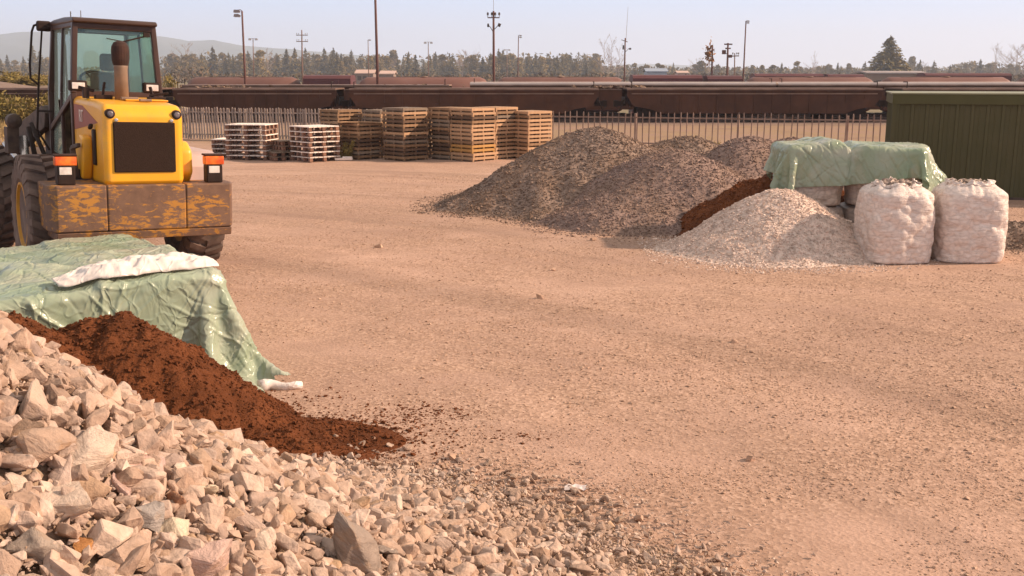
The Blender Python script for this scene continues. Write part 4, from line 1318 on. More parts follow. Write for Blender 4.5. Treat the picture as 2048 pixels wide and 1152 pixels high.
# tail lamps standing on the counterweight
for sx, lab in ((-.86, None), (.83, None)):
    tb = MB().box((sx, .17, 1.345), (.19, .16, .215)).build("tail_lamp", m_black, L, .012)
    MB().box((sx, .150, 1.505), (.235, .11, .105)).build("indicator_lens", m_orange, tb, .012)
    MB().box((sx - .01, .086, 1.395), (.13, .012, .085)).build("reverse_lens", m_whitelens, tb, .01)
    MB().box((sx, .16, 1.572), (.245, .13, .022)).build("lamp_cap", m_soot, tb, .006)
# pale fender on the right
prof = [(.50, 1.16), (.52, 1.40), (.62, 1.53), (.80, 1.58), (1.9, 1.58), (1.9, 1.55), (.82, 1.55), (.65, 1.50), (.55, 1.39), (.53, 1.16)]
MB().prism(prof, .60, 1.02, 'X').build("fender", m_fender, L, .008)
# rear frame, axle
MB().box((0, 1.4, .98), (.72, 2.2, .42)).box((0, 2.75, 1.0), (.34, .7, .5)).build("rear_frame", m_dark, L, .02)
MB().lathe([(.12, -.9), (.15, -.5), (.16, -.3), (.27, -.16), (.29, 0), (.27, .16), (.16, .3), (.15, .5), (.12, .9)], (.05, 1.35, .72), 'X', 16).build("axle", m_dark, L)
# wheels
def wheel(parent, c, out):
    """out = +1 or -1: which side shows the rim"""
    Rr, hw = .74, .235
    w = empty("wheel", c); w.parent = parent
    prof = [(.40, -hw * .80), (.46, -hw * .98), (.58, -hw * 1.06), (.665, -hw), (.695, -hw * .86), (.70, 0), (.695, hw * .86), (.665, hw), (.58, hw * 1.06), (.46, hw * .98), (.40, hw * .80)]
    ty = MB().lathe(prof, (0, 0, 0), 'X', 56)
    nl = 24
    for k in range(nl):
        for s in (-1, 1):
            a0 = 2 * math.pi * (k + (.5 if s > 0 else 0)) / nl
            vs = []
            for (x, da) in ((.0, .17), (.5, .10), (.9, .0), (1.04, -.01)):
                for (e, rr) in ((-.052, 0), (.052, 0)):
                    pass
            pts = []
            for (x, da, top) in ((.02, .13, .745), (.55, .06, .745), (.93, .0, .738), (1.06, 0, .640)):
                for rad in (top, top - .075):
                    for e in (-.058, .058):
                        an = a0 + da + e
                        pts.append((s * x * hw, rad * math.cos(an), rad * math.sin(an)))
            fs = []
            for q in range(3):
                o4, n4 = q * 4, q * 4 + 4
                fs += [(o4, o4 + 1, n4 + 1, n4), (o4 + 2, n4 + 2, n4 + 3, o4 + 3), (o4, n4, n4 + 2, o4 + 2), (o4 + 1, o4 + 3, n4 + 3, n4 + 1)]
            fs += [(0, 2, 3, 1), (12, 13, 15, 14)]
            ty.add(pts, fs)
    t = ty.build("tyre", m_rub, w)
    for p in t.data.polygons: p.use_smooth = False
    rim = MB().lathe([(.405, -hw * .82 * out), (.41, hw * .95 * out), (.385, hw * .95 * out), (.35, hw * .55 * out), (.31, hw * .25 * out), (.20, hw * .22 * out), (.18, hw * .6 * out), (.12, hw * .72 * out), (.05, hw * .74 * out)], (0, 0, 0), 'X', 32)
    for k in range(10):
        t_ = k / 10 * 2 * math.pi
        rim.box((hw * .26 * out, .25 * math.cos(t_), .25 * math.sin(t_)), (.05, .035, .035))
    ro = rim.build("rim", m_rim, w)
    return w
wheel(L, (-.95, 1.35, .76), -1)
wheel(L, (.90, 1.35, .76), 1)
# front frame turned to the left about the articulation
Fm = Matrix.Translation((0, 2.75, 0)) @ Matrix.Rotation(R(10), 4, 'Z') @ Matrix.Translation((0, -2.75, 0))
def front(o):
    o.location = Fm @ o.location
    o.rotation_euler.z += R(10)
    return o
front(MB().box((0, 3.75, 1.0), (.72, 1.5, .5)).box((0, 3.55, 1.6), (.62, .5, .9)).build("front_frame", m_dark, L, .02))
front(wheel(L, (-1.02, 4.15, .74), -1)); front(wheel(L, (1.02, 4.15, .74), 1))
ar = MB()
for sx in (-.36, .36):
    ar.prism([(3.45, 1.95), (3.6, 2.05), (4.6, 1.75), (5.7, .80), (5.65, .55), (5.4, .6), (4.5, 1.40), (3.5, 1.75)], sx - .05, sx + .05, 'X')
ar.tube([(-.4, 4.9, 1.2), (.4, 4.9, 1.2)], .09, 12)
front(ar.build("lift_arm", m_dark, L, .012))
for sx in (-.52, .52):
    cy_ = front(MB().tube([(sx, 3.5, .95), (sx, 4.3, 1.25)], .075, 12).build("lift_cylinder", m_dark, L))
    MB().tube([(sx, 4.3, 1.25), (sx, 4.85, 1.45)], .045, 12).build("piston_rod", m_chrome, cy_)
front(MB().tube([(-.75, 3.35, 1.62), (-.80, 3.15, 1.25), (-.84, 3.05, 1.05)], .06, 10).build("grab_rail", m_chrome, L, smooth=True))
front(MB().tube([(-.62, 3.5, 1.75), (-.62, 3.3, 1.35), (-.68, 3.2, 1.0)], .035, 8).tube([(-.55, 3.6, 1.8), (-.5, 3.2, 1.3), (-.55, 3.0, 1.0)], .03, 8).build("hose", m_black, L, smooth=True))
front(MB().box((-.88, 3.40, 1.58), (.16, .14, .36)).lathe([(.02, -.1), (.10, -.06), (.10, .06), (.02, .1)], (-.86, 3.36, 1.84), 'Y', 14).build("head_lamp", m_dark, L, .01))
bk = [(5.5, .15), (5.42, .35), (5.42, .9), (5.55, 1.35), (5.62, 1.35), (5.50, .88), (5.50, .40), (5.62, .22), (6.7, .12), (6.7, .08)]
bm_ = MB().prism(bk, -1.3, 1.3, 'X')
for sx in (-1.31, 1.28):
    bm_.prism([(5.5, .15), (5.42, .35), (5.42, .9), (5.55, 1.35), (6.1, .85), (6.6, .14)], sx, sx + .03, 'X')
front(bm_.build("bucket", m_dark, L, .008))
st2 = MB().box((-.72, 2.65, .72), (.24, .4, .05)).box((-.74, 2.65, 1.05), (.24, .4, .05)).bar((-.8, 2.47, .7), (-.66, 2.47, 1.35), .04).bar((-.8, 2.83, .7), (-.66, 2.83, 1.35), .04)
st2.build("step", m_dark, L, .006)

# ================================================================== SHED
m_green = mat("green_shed_paint", (.080, .074, .034), (.092, .082, .040), 1.5, .7, spec=.15, bumps=.05, bscale=20)
m_green2 = mat("green_trim_paint", (.090, .085, .036), (.08, .075, .032), 1.5, .7, spec=.15)
p0 = pixd(1777, 21.6)
S = empty("green_shed", (p0.x, p0.y, 0), (0, 0, R(-17)))
tag(S, "low green ribbed metal shed at the right edge behind the bulk bags", "shed")
Ls, Ds, Hs = 6.6, 2.6, 2.10
mb = MB()
def ribwall(ax0, ax1, n):
    """ribbed outline between two points in plan, ribs outward to the right-hand side"""
    a = Vector(ax0); c = Vector(ax1); d = (c - a); ln = d.length; d.normalize(); nrm = Vector((d.y, -d.x))
    pts = []
    k = int(ln / .285)
    for i in range(k):
        s = ln * i / k; w = ln / k
        for (t, h) in ((0.0, 0), (.06, .0), (.10, .024), (.30, .024), (.34, 0), (.62, 0), (.64, .009), (.70, .009), (.72, 0), (.98, 0)):
            pts.append(a + d * (s + w * t) + nrm * h)
    pts.append(c)
    return pts
outl = ribwall((0, 0), (Ls, 0), 1) + ribwall((Ls, 0), (Ls, Ds), 1) + ribwall((Ls, Ds), (0, Ds), 1) + ribwall((0, Ds), (0, 0), 1)
nV = len(outl)
vs = [(p.x, p.y, .05) for p in outl] + [(p.x, p.y, Hs - .17) for p in outl]
mb.add(vs, [(i, (i + 1) % nV, nV + (i + 1) % nV, nV + i) for i in range(nV)])
MBW = link_mesh("wall", mb.mesh("wall"), m_green, S)
MB().box((Ls / 2, -.03, Hs - .09), (Ls + .12, .05, .20)).box((-.035, Ds / 2, Hs - .09), (.05, Ds + .005, .20)).build("fascia", m_green2, S, .006)
MB().box((Ls / 2, Ds / 2, Hs + .025), (Ls + .16, Ds + .14, .03)).build("roof", mat('pale_green_roof', (.24, .23, .13), (.20, .19, .11), 1.0, .5), S, .006)
MB().box((Ls / 2, Ds / 2, .025), (Ls + .02, Ds + .02, .05)).build("base_rail", m_dark, S)
MB().box((-.012, -.012, Hs / 2 - .06), (.09, .07, Hs - .22)).build("corner_trim", m_green, S, .006)

# ================================================================== PALLETS
WOODS = {"brown": [(.30, .175, .095), (.23, .13, .068)], "tan": [(.50, .305, .175), (.42, .25, .14)], "dark": [(.15, .085, .05), (.11, .062, .036)], "orange": [(.50, .27, .085), (.42, .22, .07)], "grey": [(.26, .19, .135), (.20, .14, .10)], "whitish": [(.80, .70, .63), (.70, .60, .53)]}
MW = {k: mat("pallet_wood_" + k, a, b_, 9, .85, bumps=.3, bscale=25, per_object=.14) for k, (a, b_) in WOODS.items()}
m_block = mat("pallet_blocks", (.25, .13, .085), (.17, .085, .055), 7, .85, per_object=.25)
rp = random.Random(5)
def pallet_meshes(tone, w, d, h, style):
    deck = MB()
    if style == "slat":            # closed board sides, dark slots between
        th = h * .62
        z = h - th
        for k in range(7):
            x = -w / 2 + w * (k + .5) / 7
            deck.box((x, 0, h - .011), (w / 7 * .80, d - .042, .02))
        for sy in (-1, 1):
            deck.box((0, sy * (d / 2 - .0105), z + th / 2 - .001), (w, .02, th - .004))
        for sx in (-1, 1):
            deck.box((sx * (w / 2 - .0105), 0, z + th / 2 - .001), (.02, d - .045, th - .004))
        rn = []
        for sx in (-1, 0, 1):          # bearer set back from the edge, with end blocks that show in the slots
            r = MB()
            r.box((sx * (w / 2 - .14), 0, (h - th) / 2), (.09, d - .22, h - th - .004))
            for sy in (-1, 0, 1):
                r.box((sx * (w / 2 - .032), sy * (d / 2 - .032), (h - th) / 2), (.05, .05, h - th - .004))
            for sy in (-1, 1):
                r.box((sx * (w / 3 - .02), sy * (d / 2 - .14), (h - th) / 2 - .001), (w / 3 - .10, .08, h - th - .008))
            rn.append(r.mesh("runner"))
    else:
        for k in range(7):
            x = -w / 2 + w * (k + .5) / 7
            deck.box((x, 0, h - .014), (w / 7 * .86, d, .026))
        rn = []
        for sx in (-1, 0, 1):
            r = MB()
            for sy in (-1, -.33, .33, 1):
                r.box((sx * (w / 2 - .06), sy * (d / 2 - .055), (h - .028) / 2 + .010), (.10, .09, h - .052))
            r.box((sx * (w / 2 - .06), 0, .0065), (.10, d, .012))
            rn.append(r.mesh("runner"))
    dm = deck.mesh("deck"); dm.materials.append(MW[tone])
    for r in rn: r.materials.append(MW[tone] if style == "slat" else m_block)
    return dm, rn
CACHE = {}
def pallet(loc, rz, tone, w, d, h, style, label, group):
    key = (tone, w, d, h, style)
    if key not in CACHE: CACHE[key] = pallet_meshes(*key)
    dm, rn = CACHE[key]
    root = empty("pallet", loc, (0, 0, rz))
    tag(root, label, "pallet", group)
    for me_, nm in [(dm, "deck")] + [(r, "runner") for r in rn]:
        o = bpy.data.objects.new(nm, me_); o.parent = root; C.objects.link(o)
    return root
def stack(px, dist, n, rz, w, d, h, style, tones, desc, front_corner=True, group="stacked brown pallets"):
    """px, dist: nearest corner of the stack"""
    p = pixd(px, dist)
    M = Matrix.Rotation(rz, 3, 'Z')
    if front_corner:
        c = p - M @ Vector((-w / 2, -d / 2, 0))       # local (-,-) corner is nearest
    else:
        c = p
    for k in range(n):
        j = Vector((rp.uniform(-.018, .018), rp.uniform(-.018, .018), 0))
        tone = tones[k] if isinstance(tones, list) else tones
        pos = "bottom pallet" if k == 0 else ("top pallet" if k == n - 1 else f"pallet {ordinal(k + 1)} from the ground")
        pallet((c.x + j.x, c.y + j.y, .004 + k * h + gz(c.x, c.y)), rz + rp.uniform(-.022, .022), tone, w, d, h, style, f"{tone} {pos} in {desc}", group)
PW = .96; PH = .1185
def tones(n, base, seed):
    r = random.Random(seed)
    return [r.choice(base) for _ in range(n)]
q45 = R(46)
D0 = 30.2
pc = pixd(945, D0)
tD = ["tan", "tan", "orange", "orange", "brown", "tan", "tan", "tan", "tan", "brown", "dark", "tan", "tan"]
stack(945, D0, 13, q45, PW, PW, PH, "slat", tD, "the tall corner stack jutting nearest")
Mx = Matrix.Rotation(q45, 3, 'Z')
for (off, desc, tn) in ((Vector((PW + .02, 0, 0)), "the stack right of the corner stack", ["tan", "tan", "tan", "brown", "tan", "brown", "tan", "tan", "tan", "tan", "grey", "brown", "tan"]),
                        (Vector((0, PW + .02, 0)), "the stack left of the corner stack", ["grey", "brown", "dark", "dark", "brown", "grey", "dark", "brown", "grey", "grey", "brown", "tan", "brown"])):
    c = pc + Mx @ off
    u = 1024 + FPX * c.x / (c.y * cp + HCAM * sp_)
    stack(u, c.y, 13, q45, PW, PW, PH, "slat", tn, desc)
stack(808, 30.5, 13, q45, PW, PW, PH, "slat", tones(13, ["brown", "brown", "grey", "tan", "dark"], 3), "the tall stack beside the low stack")
stack(717, 30.9, 9, q45, PW, PW, PH, "slat", ["brown", "grey", "brown", "dark", "dark", "brown", "tan", "brown", "brown"], "the low stack under a pale board")
stack(764, 32.4, 12, q45, PW, PW, PH, "slat", tones(12, ["brown", "tan", "grey"], 9), "the tall stack hidden behind the low stack")
stack(858, 32.4, 12, q45, PW, PW, PH, "slat", tones(12, ["brown", "dark", "grey"], 12), "the tall stack behind the corner group")
stack(678, 32.6, 12, q45, PW, PW, PH, "slat", tones(12, ["brown", "tan", "brown"], 7), "the leftmost tall brown stack")
stack(1056, 31.0, 12, R(40), PW, PW, PH, "slat", ["tan", "tan", "tan", "brown", "tan", "tan", "tan", "tan", "tan", "tan", "brown", "tan"], "the rightmost stack by the gravel")
GW = "stacked whitish pallets"
stack(452, 31.0, 7, R(-10), 1.30, .95, .152, "block", "whitish", "the left whitish stack", True, GW)
stack(424, 31.9, 4, R(-6), .9, .9, .14, "block", "whitish", "the short pile by the loader lamp", True, GW)
stack(621, 29.9, 7, R(44), 1.06, 1.06, .146, "block", "whitish", "the right whitish stack", True, GW)
stack(566, 30.6, 4, R(44), .62, .62, .146, "block", "grey", "the short grey pile between whitish stacks", True, GW)
stack(549, 30.4, 2, R(30), .6, .6, .13, "block", "grey", "the lowest grey pile between whitish stacks", True, GW)
p = pixd(712, 31.5)
o = MB().box((0, 0, 0), (1.15, .9, .022)).build("plywood_board", MW["tan"], loc=(p.x, p.y, .004 + 9 * PH + .03), bevel=.003)
o.rotation_euler = (R(-2), R(1.5), R(25))
tag(o, "pale plywood board lying on top of the lower brown pallet stack", "board")
p = pix(688, 322)
o = MB().box((0, 0, .05), (.5, .2, .06)).box((.1, .02, .10), (.28, .12, .04)).build("scrap_wood", MW["whitish"], loc=(p.x, p.y, gz(p.x, p.y)), bevel=.005)
tag(o, "pale piece of scrap wood on the ground beside the right whitish stack", "scrap wood")

# ================================================================== FENCE
m_pale = mat("dusty_galvanised", (.36, .285, .24), (.28, .21, .175), 3, .6, per_object=.18)
m_pale2 = mat("rusty_galvanised", (.33, .235, .19), (.23, .15, .115), 3, .65, per_object=.22)
FA = Vector((-14.0, 41.3, 0)); FB = Vector((-4.2, 38.1, 0)); FC = Vector((12.4, 32.7, 0))
def pale_mesh(h, w):
    mbp = MB()
    mbp.prism([(-w / 2, .03), (w / 2, .03), (w / 2, h - .05), (w * .2, h), (-w * .2, h), (-w / 2, h - .05)], -.012, .012, 'Y')
    mbp.prism([(-w * .12, .04), (w * .12, .04), (w * .12, h - .04), (-w * .12, h - .04)], -.020, -.0125, 'Y')
    return mbp.mesh("paling")
def fence(name, A, B, sp, h, w, m, label, posts):
    root = empty(name, A)
    tag(root, label, "fence")
    d = (B - A); ln = d.length; d.normalize(); rz = math.atan2(d.y, d.x)
    me_ = pale_mesh(h, w); me_.materials.append(m)
    for k in range(int(ln / sp)):
        o = bpy.data.objects.new("paling", me_); C.objects.link(o); o.parent = root
        o.location = d * (k * sp + rp.uniform(-.012, .012)); o.location.z = rp.uniform(-.03, .02) + .02
        o.rotation_euler = (rp.gauss(0, .012), rp.gauss(0, .012), rz + rp.gauss(0, .12))
    nrm = Vector((-d.y, d.x, 0)) * .034
    for z in (.22, h - .17):
        MB().bar(nrm + Vector((0, 0, z)), d * ln + nrm + Vector((0, 0, z)), .034, .045).build("rail", m, root)
    for k in range(posts):
        q = d * (ln * (k + .5) / posts) + nrm * 2.3
        MB().box((q.x, q.y, h / 2), (.07, .07, h - .06), rz=rz).build("post", m, root, .008)
    return root
fence("picket_fence", FA, FB, .128, 1.25, .066, m_pale, "dense pale metal picket fence behind the whitish pallets", 4)
fence("picket_fence", FB + (FC - FB).normalized() * .2, FC, .212, 1.25, .036, m_pale2, "widely spaced rusty picket fence behind the gravel piles", 5)

# ================================================================== RAILWAY WAGONS
m_wag = mat("rusty_brown_wagon", (.092, .034, .016), (.058, .021, .010), .9, .85, bumps=.2, bscale=6, bdist=.02, per_object=.15)
m_wagl = mat("worn_lit_wagon_edge", (.26, .16, .115), (.17, .10, .07), 1.2, .6)  # light caught along the top flanges is put into this paler colour
m_deckp = mat("pale_wagon_deck", (.85, .70, .60), (.75, .60, .51), .6, .55)
m_under = mat("dark_running_gear", (.022, .010, .006), (.034, .017, .010), 3, .9)
m_tank = mat("dull_maroon_tank", (.135, .056, .042), (.165, .075, .056), .5, .6, per_object=.12)
m_tank2 = mat("maroon_wagon", (.085, .022, .024), (.105, .030, .030), .6, .55, per_object=.12)
m_rail = mat("rusted_rail", (.12, .065, .045), (.09, .05, .035), 2, .6)

def track(y, z, name):
    mb = MB()
    for s in (-.72, .72):
        mb.box((0, s, .10), (150, .07, .14))
    for k in range(-115, 116):
        mb.box((k * .65, 0, .0), (.24, 2.5, .08))
    o = mb.build("railway_track", m_rail, loc=(4, y, z))
    tag(o, name, "railway track", kind='structure')
def bogie(root, x, z0):
    b_ = empty("bogie", (x, 0, z0)); b_.parent = root
    for s in (-1, 1):
        MB().prism([(-1.05, .42), (-.6, .30), (.6, .30), (1.05, .42), (1.05, .62), (.5, .78), (-.5, .78), (-1.05, .62)], s * .92 - .06, s * .92 + .06, 'Y').build("side_frame", m_under, b_)
        # prism along Y uses (x, z) outline
    for sx in (-.85, .85):
        MB().lathe([(.43, -.80), (.46, -.78), (.46, -.66), (.10, -.64), (.10, .64), (.46, .66), (.46, .78), (.43, .80)], (sx, 0, .46), 'Y', 18).build("wheelset", m_under, b_)
    return b_
def flat_wagon(px, dist, z0, ln, label, deckm, edge=False, zt=1.72, zb=.38, rough=False):
    p = pixd(px, dist)
    r = empty("flat_wagon", (p.x, dist, z0))
    tag(r, label, "railway wagon", "long flat wagons standing on the tracks")
    h = ln / 2
    prof = [(-h, zt - .42), (-h + .35, zt - .95), (-h + 1.3, zt - 1.12), (-h + 1.9, zb), (h - 1.9, zb), (h - 1.3, zt - 1.12), (h - .35, zt - .95), (h, zt - .42), (h, zt - .10), (-h, zt - .10)]
    g = MB()
    for s in (-1, 1):
        g.prism(prof, s * 1.33 - .03, s * 1.33 + .03, 'Y')
        for k in range(13):
            x = -h + .9 + k * (ln - 1.8) / 12
            zz = zt - .55 if k in (0, 12) else (zt - .8 if k in (1, 11) else zb + .06)
            g.box((x, s * 1.375, (zz + zt - .14) / 2), (.06, .05, zt - .14 - zz))
    g.box((0, 0, .95), (ln - .6, .6, .5))
    g.build("side_sill", m_wag, r)
    e = MB()
    for s in (-1, 1):
        e.box((0, s * 1.36, zt - .06), (ln, .16, .10))
        e.box((0, s * 1.385, zt - .30), (ln - .5, .05, .05))
    e.build("top_flange", m_wagl, r)
    MB().box((0, 0, zt - .05 + (.09 if edge else 0)), (ln, 2.54 if not edge else 2.7, .08 if not edge else .16)).build("deck", deckm, r)
    bogie(r, -h + 1.9, 0); bogie(r, h - 1.9, 0)
    for s in (-1, 1):
        MB().bar((s * (h - .1), 0, .88), (s * (h + .52), 0, .88), .22, .26).box((s * (h + .45), 0, .88), (.25, .30, .34)).bar((s * h, -.9, 1.05), (s * h, .9, 1.05), .12, .35).tube([(s * (h - .1), -.5, zt - .3), (s * (h + .3), -.55, .55), (s * (h + .5), -.4, .75)], .03, 6).build("coupler", m_under, r)
        MB().tube([(s * (h - .25), -1.25, zt), (s * (h - .25), -1.25, zt + .32), (s * (h - .25), -.7, zt + .32)], .025, 6).build("handrail", m_under, r)
    return r
m_deckd = mat("brown_plank_deck", (.15, .085, .055), (.10, .055, .04), 2, .85)
Z1 = gz(5, 57) + .10
track(57, gz(5, 57), "rusted railway track carrying the nearest flat wagons")
flat_wagon(950, 57, Z1, 13.3, "long brown flat wagon directly behind the brown pallet stacks", m_deckd)
flat_wagon(1495, 57, Z1, 13.6, "long brown flat wagon behind the gravel piles and sparse fence", m_deckd)
flat_wagon(2030, 57, Z1, 13.6, "long brown flat wagon partly hidden by the green shed", m_deckd)
flat_wagon(524, 57, Z1, 8.7, "short brown flat wagon right of the loader cab", m_deckd)
flat_wagon(130, 57.6, Z1, 11.5, "brown flat wagon hidden behind the loader and bushes", m_deckd)
Z2 = gz(5, 63.5) + .10
track(63.5, gz(5, 63.5), "second railway track behind the nearest wagons")
flat_wagon(1240, 63.5, Z2, 18.2, "flat wagon with a bright pale deck in the second row", m_deckp, True, zt=1.86)
flat_wagon(1860, 63.5, Z2, 19.5, "pale decked flat wagon in the second row above the shed", m_deckp, True, zt=1.86)
flat_wagon(640, 63.5, Z2, 16.0, "second row flat wagon with weathered deck behind the short wagon", m_wagl, zt=1.84)
# loose junk lying on the decks near the coupling gaps
for (px_a, d, lab) in ((452, 58, "low heap of rubbish and weeds on the short flat wagon"), (1222, 57.6, "tangle of scrap over the coupling between two flat wagons"), (820, 62.6, "low scrap and weeds along the second row deck")):
    rs = np.random.RandomState(int(px_a))
    q = pixd(px_a, d)
    n = 46
    pos = np.stack([q.x + rs.normal(0, .9, n), d + rs.normal(0, .25, n), 1.72 + .10 + .14 * rs.rand(n) * rs.rand(n)], -1)
    V, F = scatter_stones(CHIPS, pos, rs.uniform(.10, .42, n), rs, .5)
    o = link_mesh("scrap_heap", np_mesh("scrap_heap", V, F), stone_material("deck_scrap", [(.08, .05, .04), (.2, .13, .09), (.30, .19, .13), (.13, .09, .05)]))
    tag(o, lab, "scrap")

Z3 = gz(5, 84)
track(84, Z3, "third railway track carrying the tank wagons")
def tank_wagon(px0, px1, label):
    a = pixd(px0, 84).x; c = pixd(px1, 84).x
    r = empty("tank_wagon", ((a + c) / 2, 84, Z3 + .12))
    tag(r, label, "tank wagon", "maroon tank wagons of the third row")
    h = (c - a) / 2 - .12; R_ = 1.42; zc = 2.50
    prof = [(.25, -h), (.85, -h + .10), (1.22, -h + .32), (R_, -h + .75), (R_, -h * .3), (R_, h * .3), (R_, h - .75), (1.22, h - .32), (.85, h - .10), (.25, h)]
    tk = MB().lathe(prof, (0, 0, zc), 'X', 40).build("tank", m_tank, r)
    for p in tk.data.polygons: p.use_smooth = len(p.vertices) == 4
    MB().box((0, 0, zc + R_ - .02), (h * 1.4, .5, .03)).lathe([(.34, 0), (.34, .02), (.30, .06)], (0, 0, zc + R_), 'Z', 16).bar((-h * .5, .3, zc + R_ + .02), (h * .5, .3, zc + R_ + .02), .03).build("walkway", m_wagl, r)
    MB().box((0, 0, .95), (2 * h, 1.1, .25)).box((0, 0, 1.1), (2 * h - 1.5, 2.0, .12)).build("frame", m_under, r)
    bogie(r, -h + 1.2, 0); bogie(r, h - 1.2, 0)
    return r
def box_wagon(px0, px1, dist, z0, top, label, m, name="covered_wagon"):
    a = pixd(px0, dist).x; c = pixd(px1, dist).x
    r = empty(name, ((a + c) / 2, dist, z0 + .12))
    tag(r, label, "covered wagon", "maroon covered wagons among the tanks")
    h = (c - a) / 2 - .12; t = top - z0 - .12
    b_ = MB().prism([(-1.4, 1.0), (1.4, 1.0), (1.4, t - .28), (1.1, t - .06), (.5, t), (-.5, t), (-1.1, t - .06), (-1.4, t - .28)], -h, h, 'X')
    for k in range(int(2 * h / .9) + 1):
        b_.box((-h + .05 + k * (2 * h - .1) / int(2 * h / .9), -1.415, (1.0 + t - .3) / 2), (.07, .04, t - 1.35))
    b_.build("body", m, r)
    MB().box((0, -1.435, (1.05 + t - .4) / 2), (min(2.6, h), .05, t - 1.5)).build("door", m, r, .01)
    MB().box((0, 0, .85), (2 * h, 2.4, .25)).build("frame", m_under, r)
    bogie(r, -h + 1.3, 0); bogie(r, h - 1.3, 0)
    return r
tank_wagon(374, 609, "leftmost dull maroon tank wagon right of the loader cab")
box_wagon(612, 711, 84, Z3, 2.50, "short dark maroon covered wagon below the tall pole", m_tank2)
tank_wagon(715, 982, "maroon tank wagon behind the insulator pole on its left side")
tank_wagon(986, 1254, "maroon tank wagon ending at the antenna pole")
box_wagon(1258, 1400, 84, Z3, 2.52, "dark maroon covered wagon right of the antenna pole", m_tank2)
box_wagon(1404, 1478, 84, Z3, 2.46, "short maroon covered wagon below the dark crossarm poles", m_tank2)
tank_wagon(1482, 1748, "maroon tank wagon right of the leaning lamp mast")
tank_wagon(1752, 2020, "maroon tank wagon above the left part of the green shed")
tank_wagon(2024, 2200, "maroon tank wagon cut by the right edge of the picture")
Z4 = gz(20, 118)
for (a, c, t, lab) in ((1500, 1640, 2.66, "far reddish covered wagon beyond the tanks, left one of three"), (1644, 1720, 2.60, "far short reddish covered wagon below the big spruce"), (1836, 2010, 2.72, "far reddish covered wagon at right below the bare trees")):
    box_wagon(a, c, 118, Z4, t, lab, m_tank2)

# ================================================================== POLES
m_polew = mat("reddish_pole", (.13, .055, .045), (.10, .042, .035), 1.5, .75)
m_polef = mat("far_wood_pole", (.20, .12, .095), (.15, .09, .07), 1.5, .8)
m_lampm = mat("grey_lamp_metal", (.32, .26, .25), (.25, .20, .19), 3, .5)
def pole_base(name, px_t, py_t, px_b, dist, w_px, label, cat, m):
    """leaning pole from its foot to its top"""
    b_ = pixd(px_b, dist, 0); z = gz(b_.x, dist)
    zt = pixz(py_t, dist); top = pixd(px_t, dist, zt)
    r = empty(name, (b_.x, dist, z)); tag(r, label, cat)
    dx = top.x - b_.x
    # carry the lean on down to the ground
    w = w_px / FPX * dist
    MB().tube([(0, 0, -.3), (dx * .5, 0, (zt - z) * .5), (dx, 0, zt - z)], [w * .58, w * .5, w * .38], 10).build("pole", m, r, smooth=True)
    return r, Vector((dx, 0, zt - z))
def foot(px_t, py_t, px_b, py_b, dist):
    return px_b
def lamp_head(r, t, sx, s, n=2):
    a = MB().tube([t, t + Vector((sx * .12 * s, 0, .10 * s)), t + Vector((sx * .5 * s, 0, .06 * s))], .03 * s, 7).build("arm", m_polew, r)
    for k in range(n):
        c = t + Vector((sx * (.42) * s, 0, -.02 * s - k * .34 * s))
        l = MB().prism([(-.28 * s, -.10 * s), (.24 * s, -.10 * s), (.28 * s, .02 * s), (.10 * s, .12 * s), (-.22 * s, .12 * s)], -.12 * s, .12 * s, 'Y').build("lamp", m_lampm, r, loc=c)
        MB().box((0, 0, -.115 * s), (.4 * s, .2 * s, .03 * s)).build("lens", m_whitelens, l)
def double_lamp(r, t, s):
    MB().bar(t + Vector((-.8 * s, 0, 0)), t + Vector((.8 * s, 0, 0)), .07 * s).build("crossarm", m_polef, r)
    for k in (-1, 1):
        l = MB().prism([(-.32 * s, -.22 * s), (.32 * s, -.22 * s), (.22 * s, .18 * s), (-.22 * s, .18 * s)], -.2 * s, .2 * s, 'Y').build("lamp", m_lampm, r, loc=t + Vector((k * .72 * s, 0, -.15 * s)))
        MB().box((0, -.2 * s, -.05 * s), (.4 * s, .03 * s, .2 * s)).build("lens", m_whitelens, l)
def insulators(r, t, xs, s, m=None):
    ins = MB()
    for x in xs:
        ins.lathe([(.02, 0), (.02, .12 * s), (.07 * s, .14 * s), (.05 * s, .20 * s), (.07 * s, .24 * s), (.04 * s, .30 * s)], (t.x + x, t.y, t.z), 'Z', 8)
    ins.build("insulator", m or m_lampm, r)
r, t = pole_base("lamp_mast", 484, 22, 493, 74, 4.4, "tall lamp mast leaning left with paired lamps, right of the loader", "lamp mast", m_polew)
lamp_head(r, t, -1, .85)
r, t = pole_base("tall_pole", 749, -60, 757, 72, 5.2, "tallest plain dark red pole running out of the top of the picture", "pole", m_polew)
r, t = pole_base("utility_pole", 603.5, 60, 605, 190, 3.0, "slim utility pole with two plain crossarms above the conifers", "utility pole", m_polef)
for z, w in ((-.9, 2.1), (-2.0, 2.1)):
    MB().bar(t + Vector((-w / 2, 0, z)), t + Vector((w / 2, 0, z)), .14).build("crossarm", m_polef, r)
    insulators(r, t + Vector((0, 0, z + .07)), (-.95, -.6, .6, .95), 1.0)
r, t = pole_base("lamp_mast", 506, 77, 508, 200, 2.0, "far thin mast with two lamps just right of the leaning lamp mast", "lamp mast", m_polef); double_lamp(r, t, .85)
r, t = pole_base("lamp_mast", 736, 80, 738, 170, 1.8, "thin single lamp mast just left of the tallest pole", "lamp mast", m_polef); lamp_head(r, t, 1, .7, 1)
r, t = pole_base("lamp_mast", 856.5, 84, 857, 210, 1.8, "thin twin lamp mast midway between the tallest pole and insulator pole", "lamp mast", m_polef); double_lamp(r, t, .85)
r, t = pole_base("lamp_mast", 1037, 71, 1035, 175, 2.0, "slim lamp mast with one bent arm right of the insulator pole", "lamp mast", m_polew); lamp_head(r, t, 1, .8, 2)
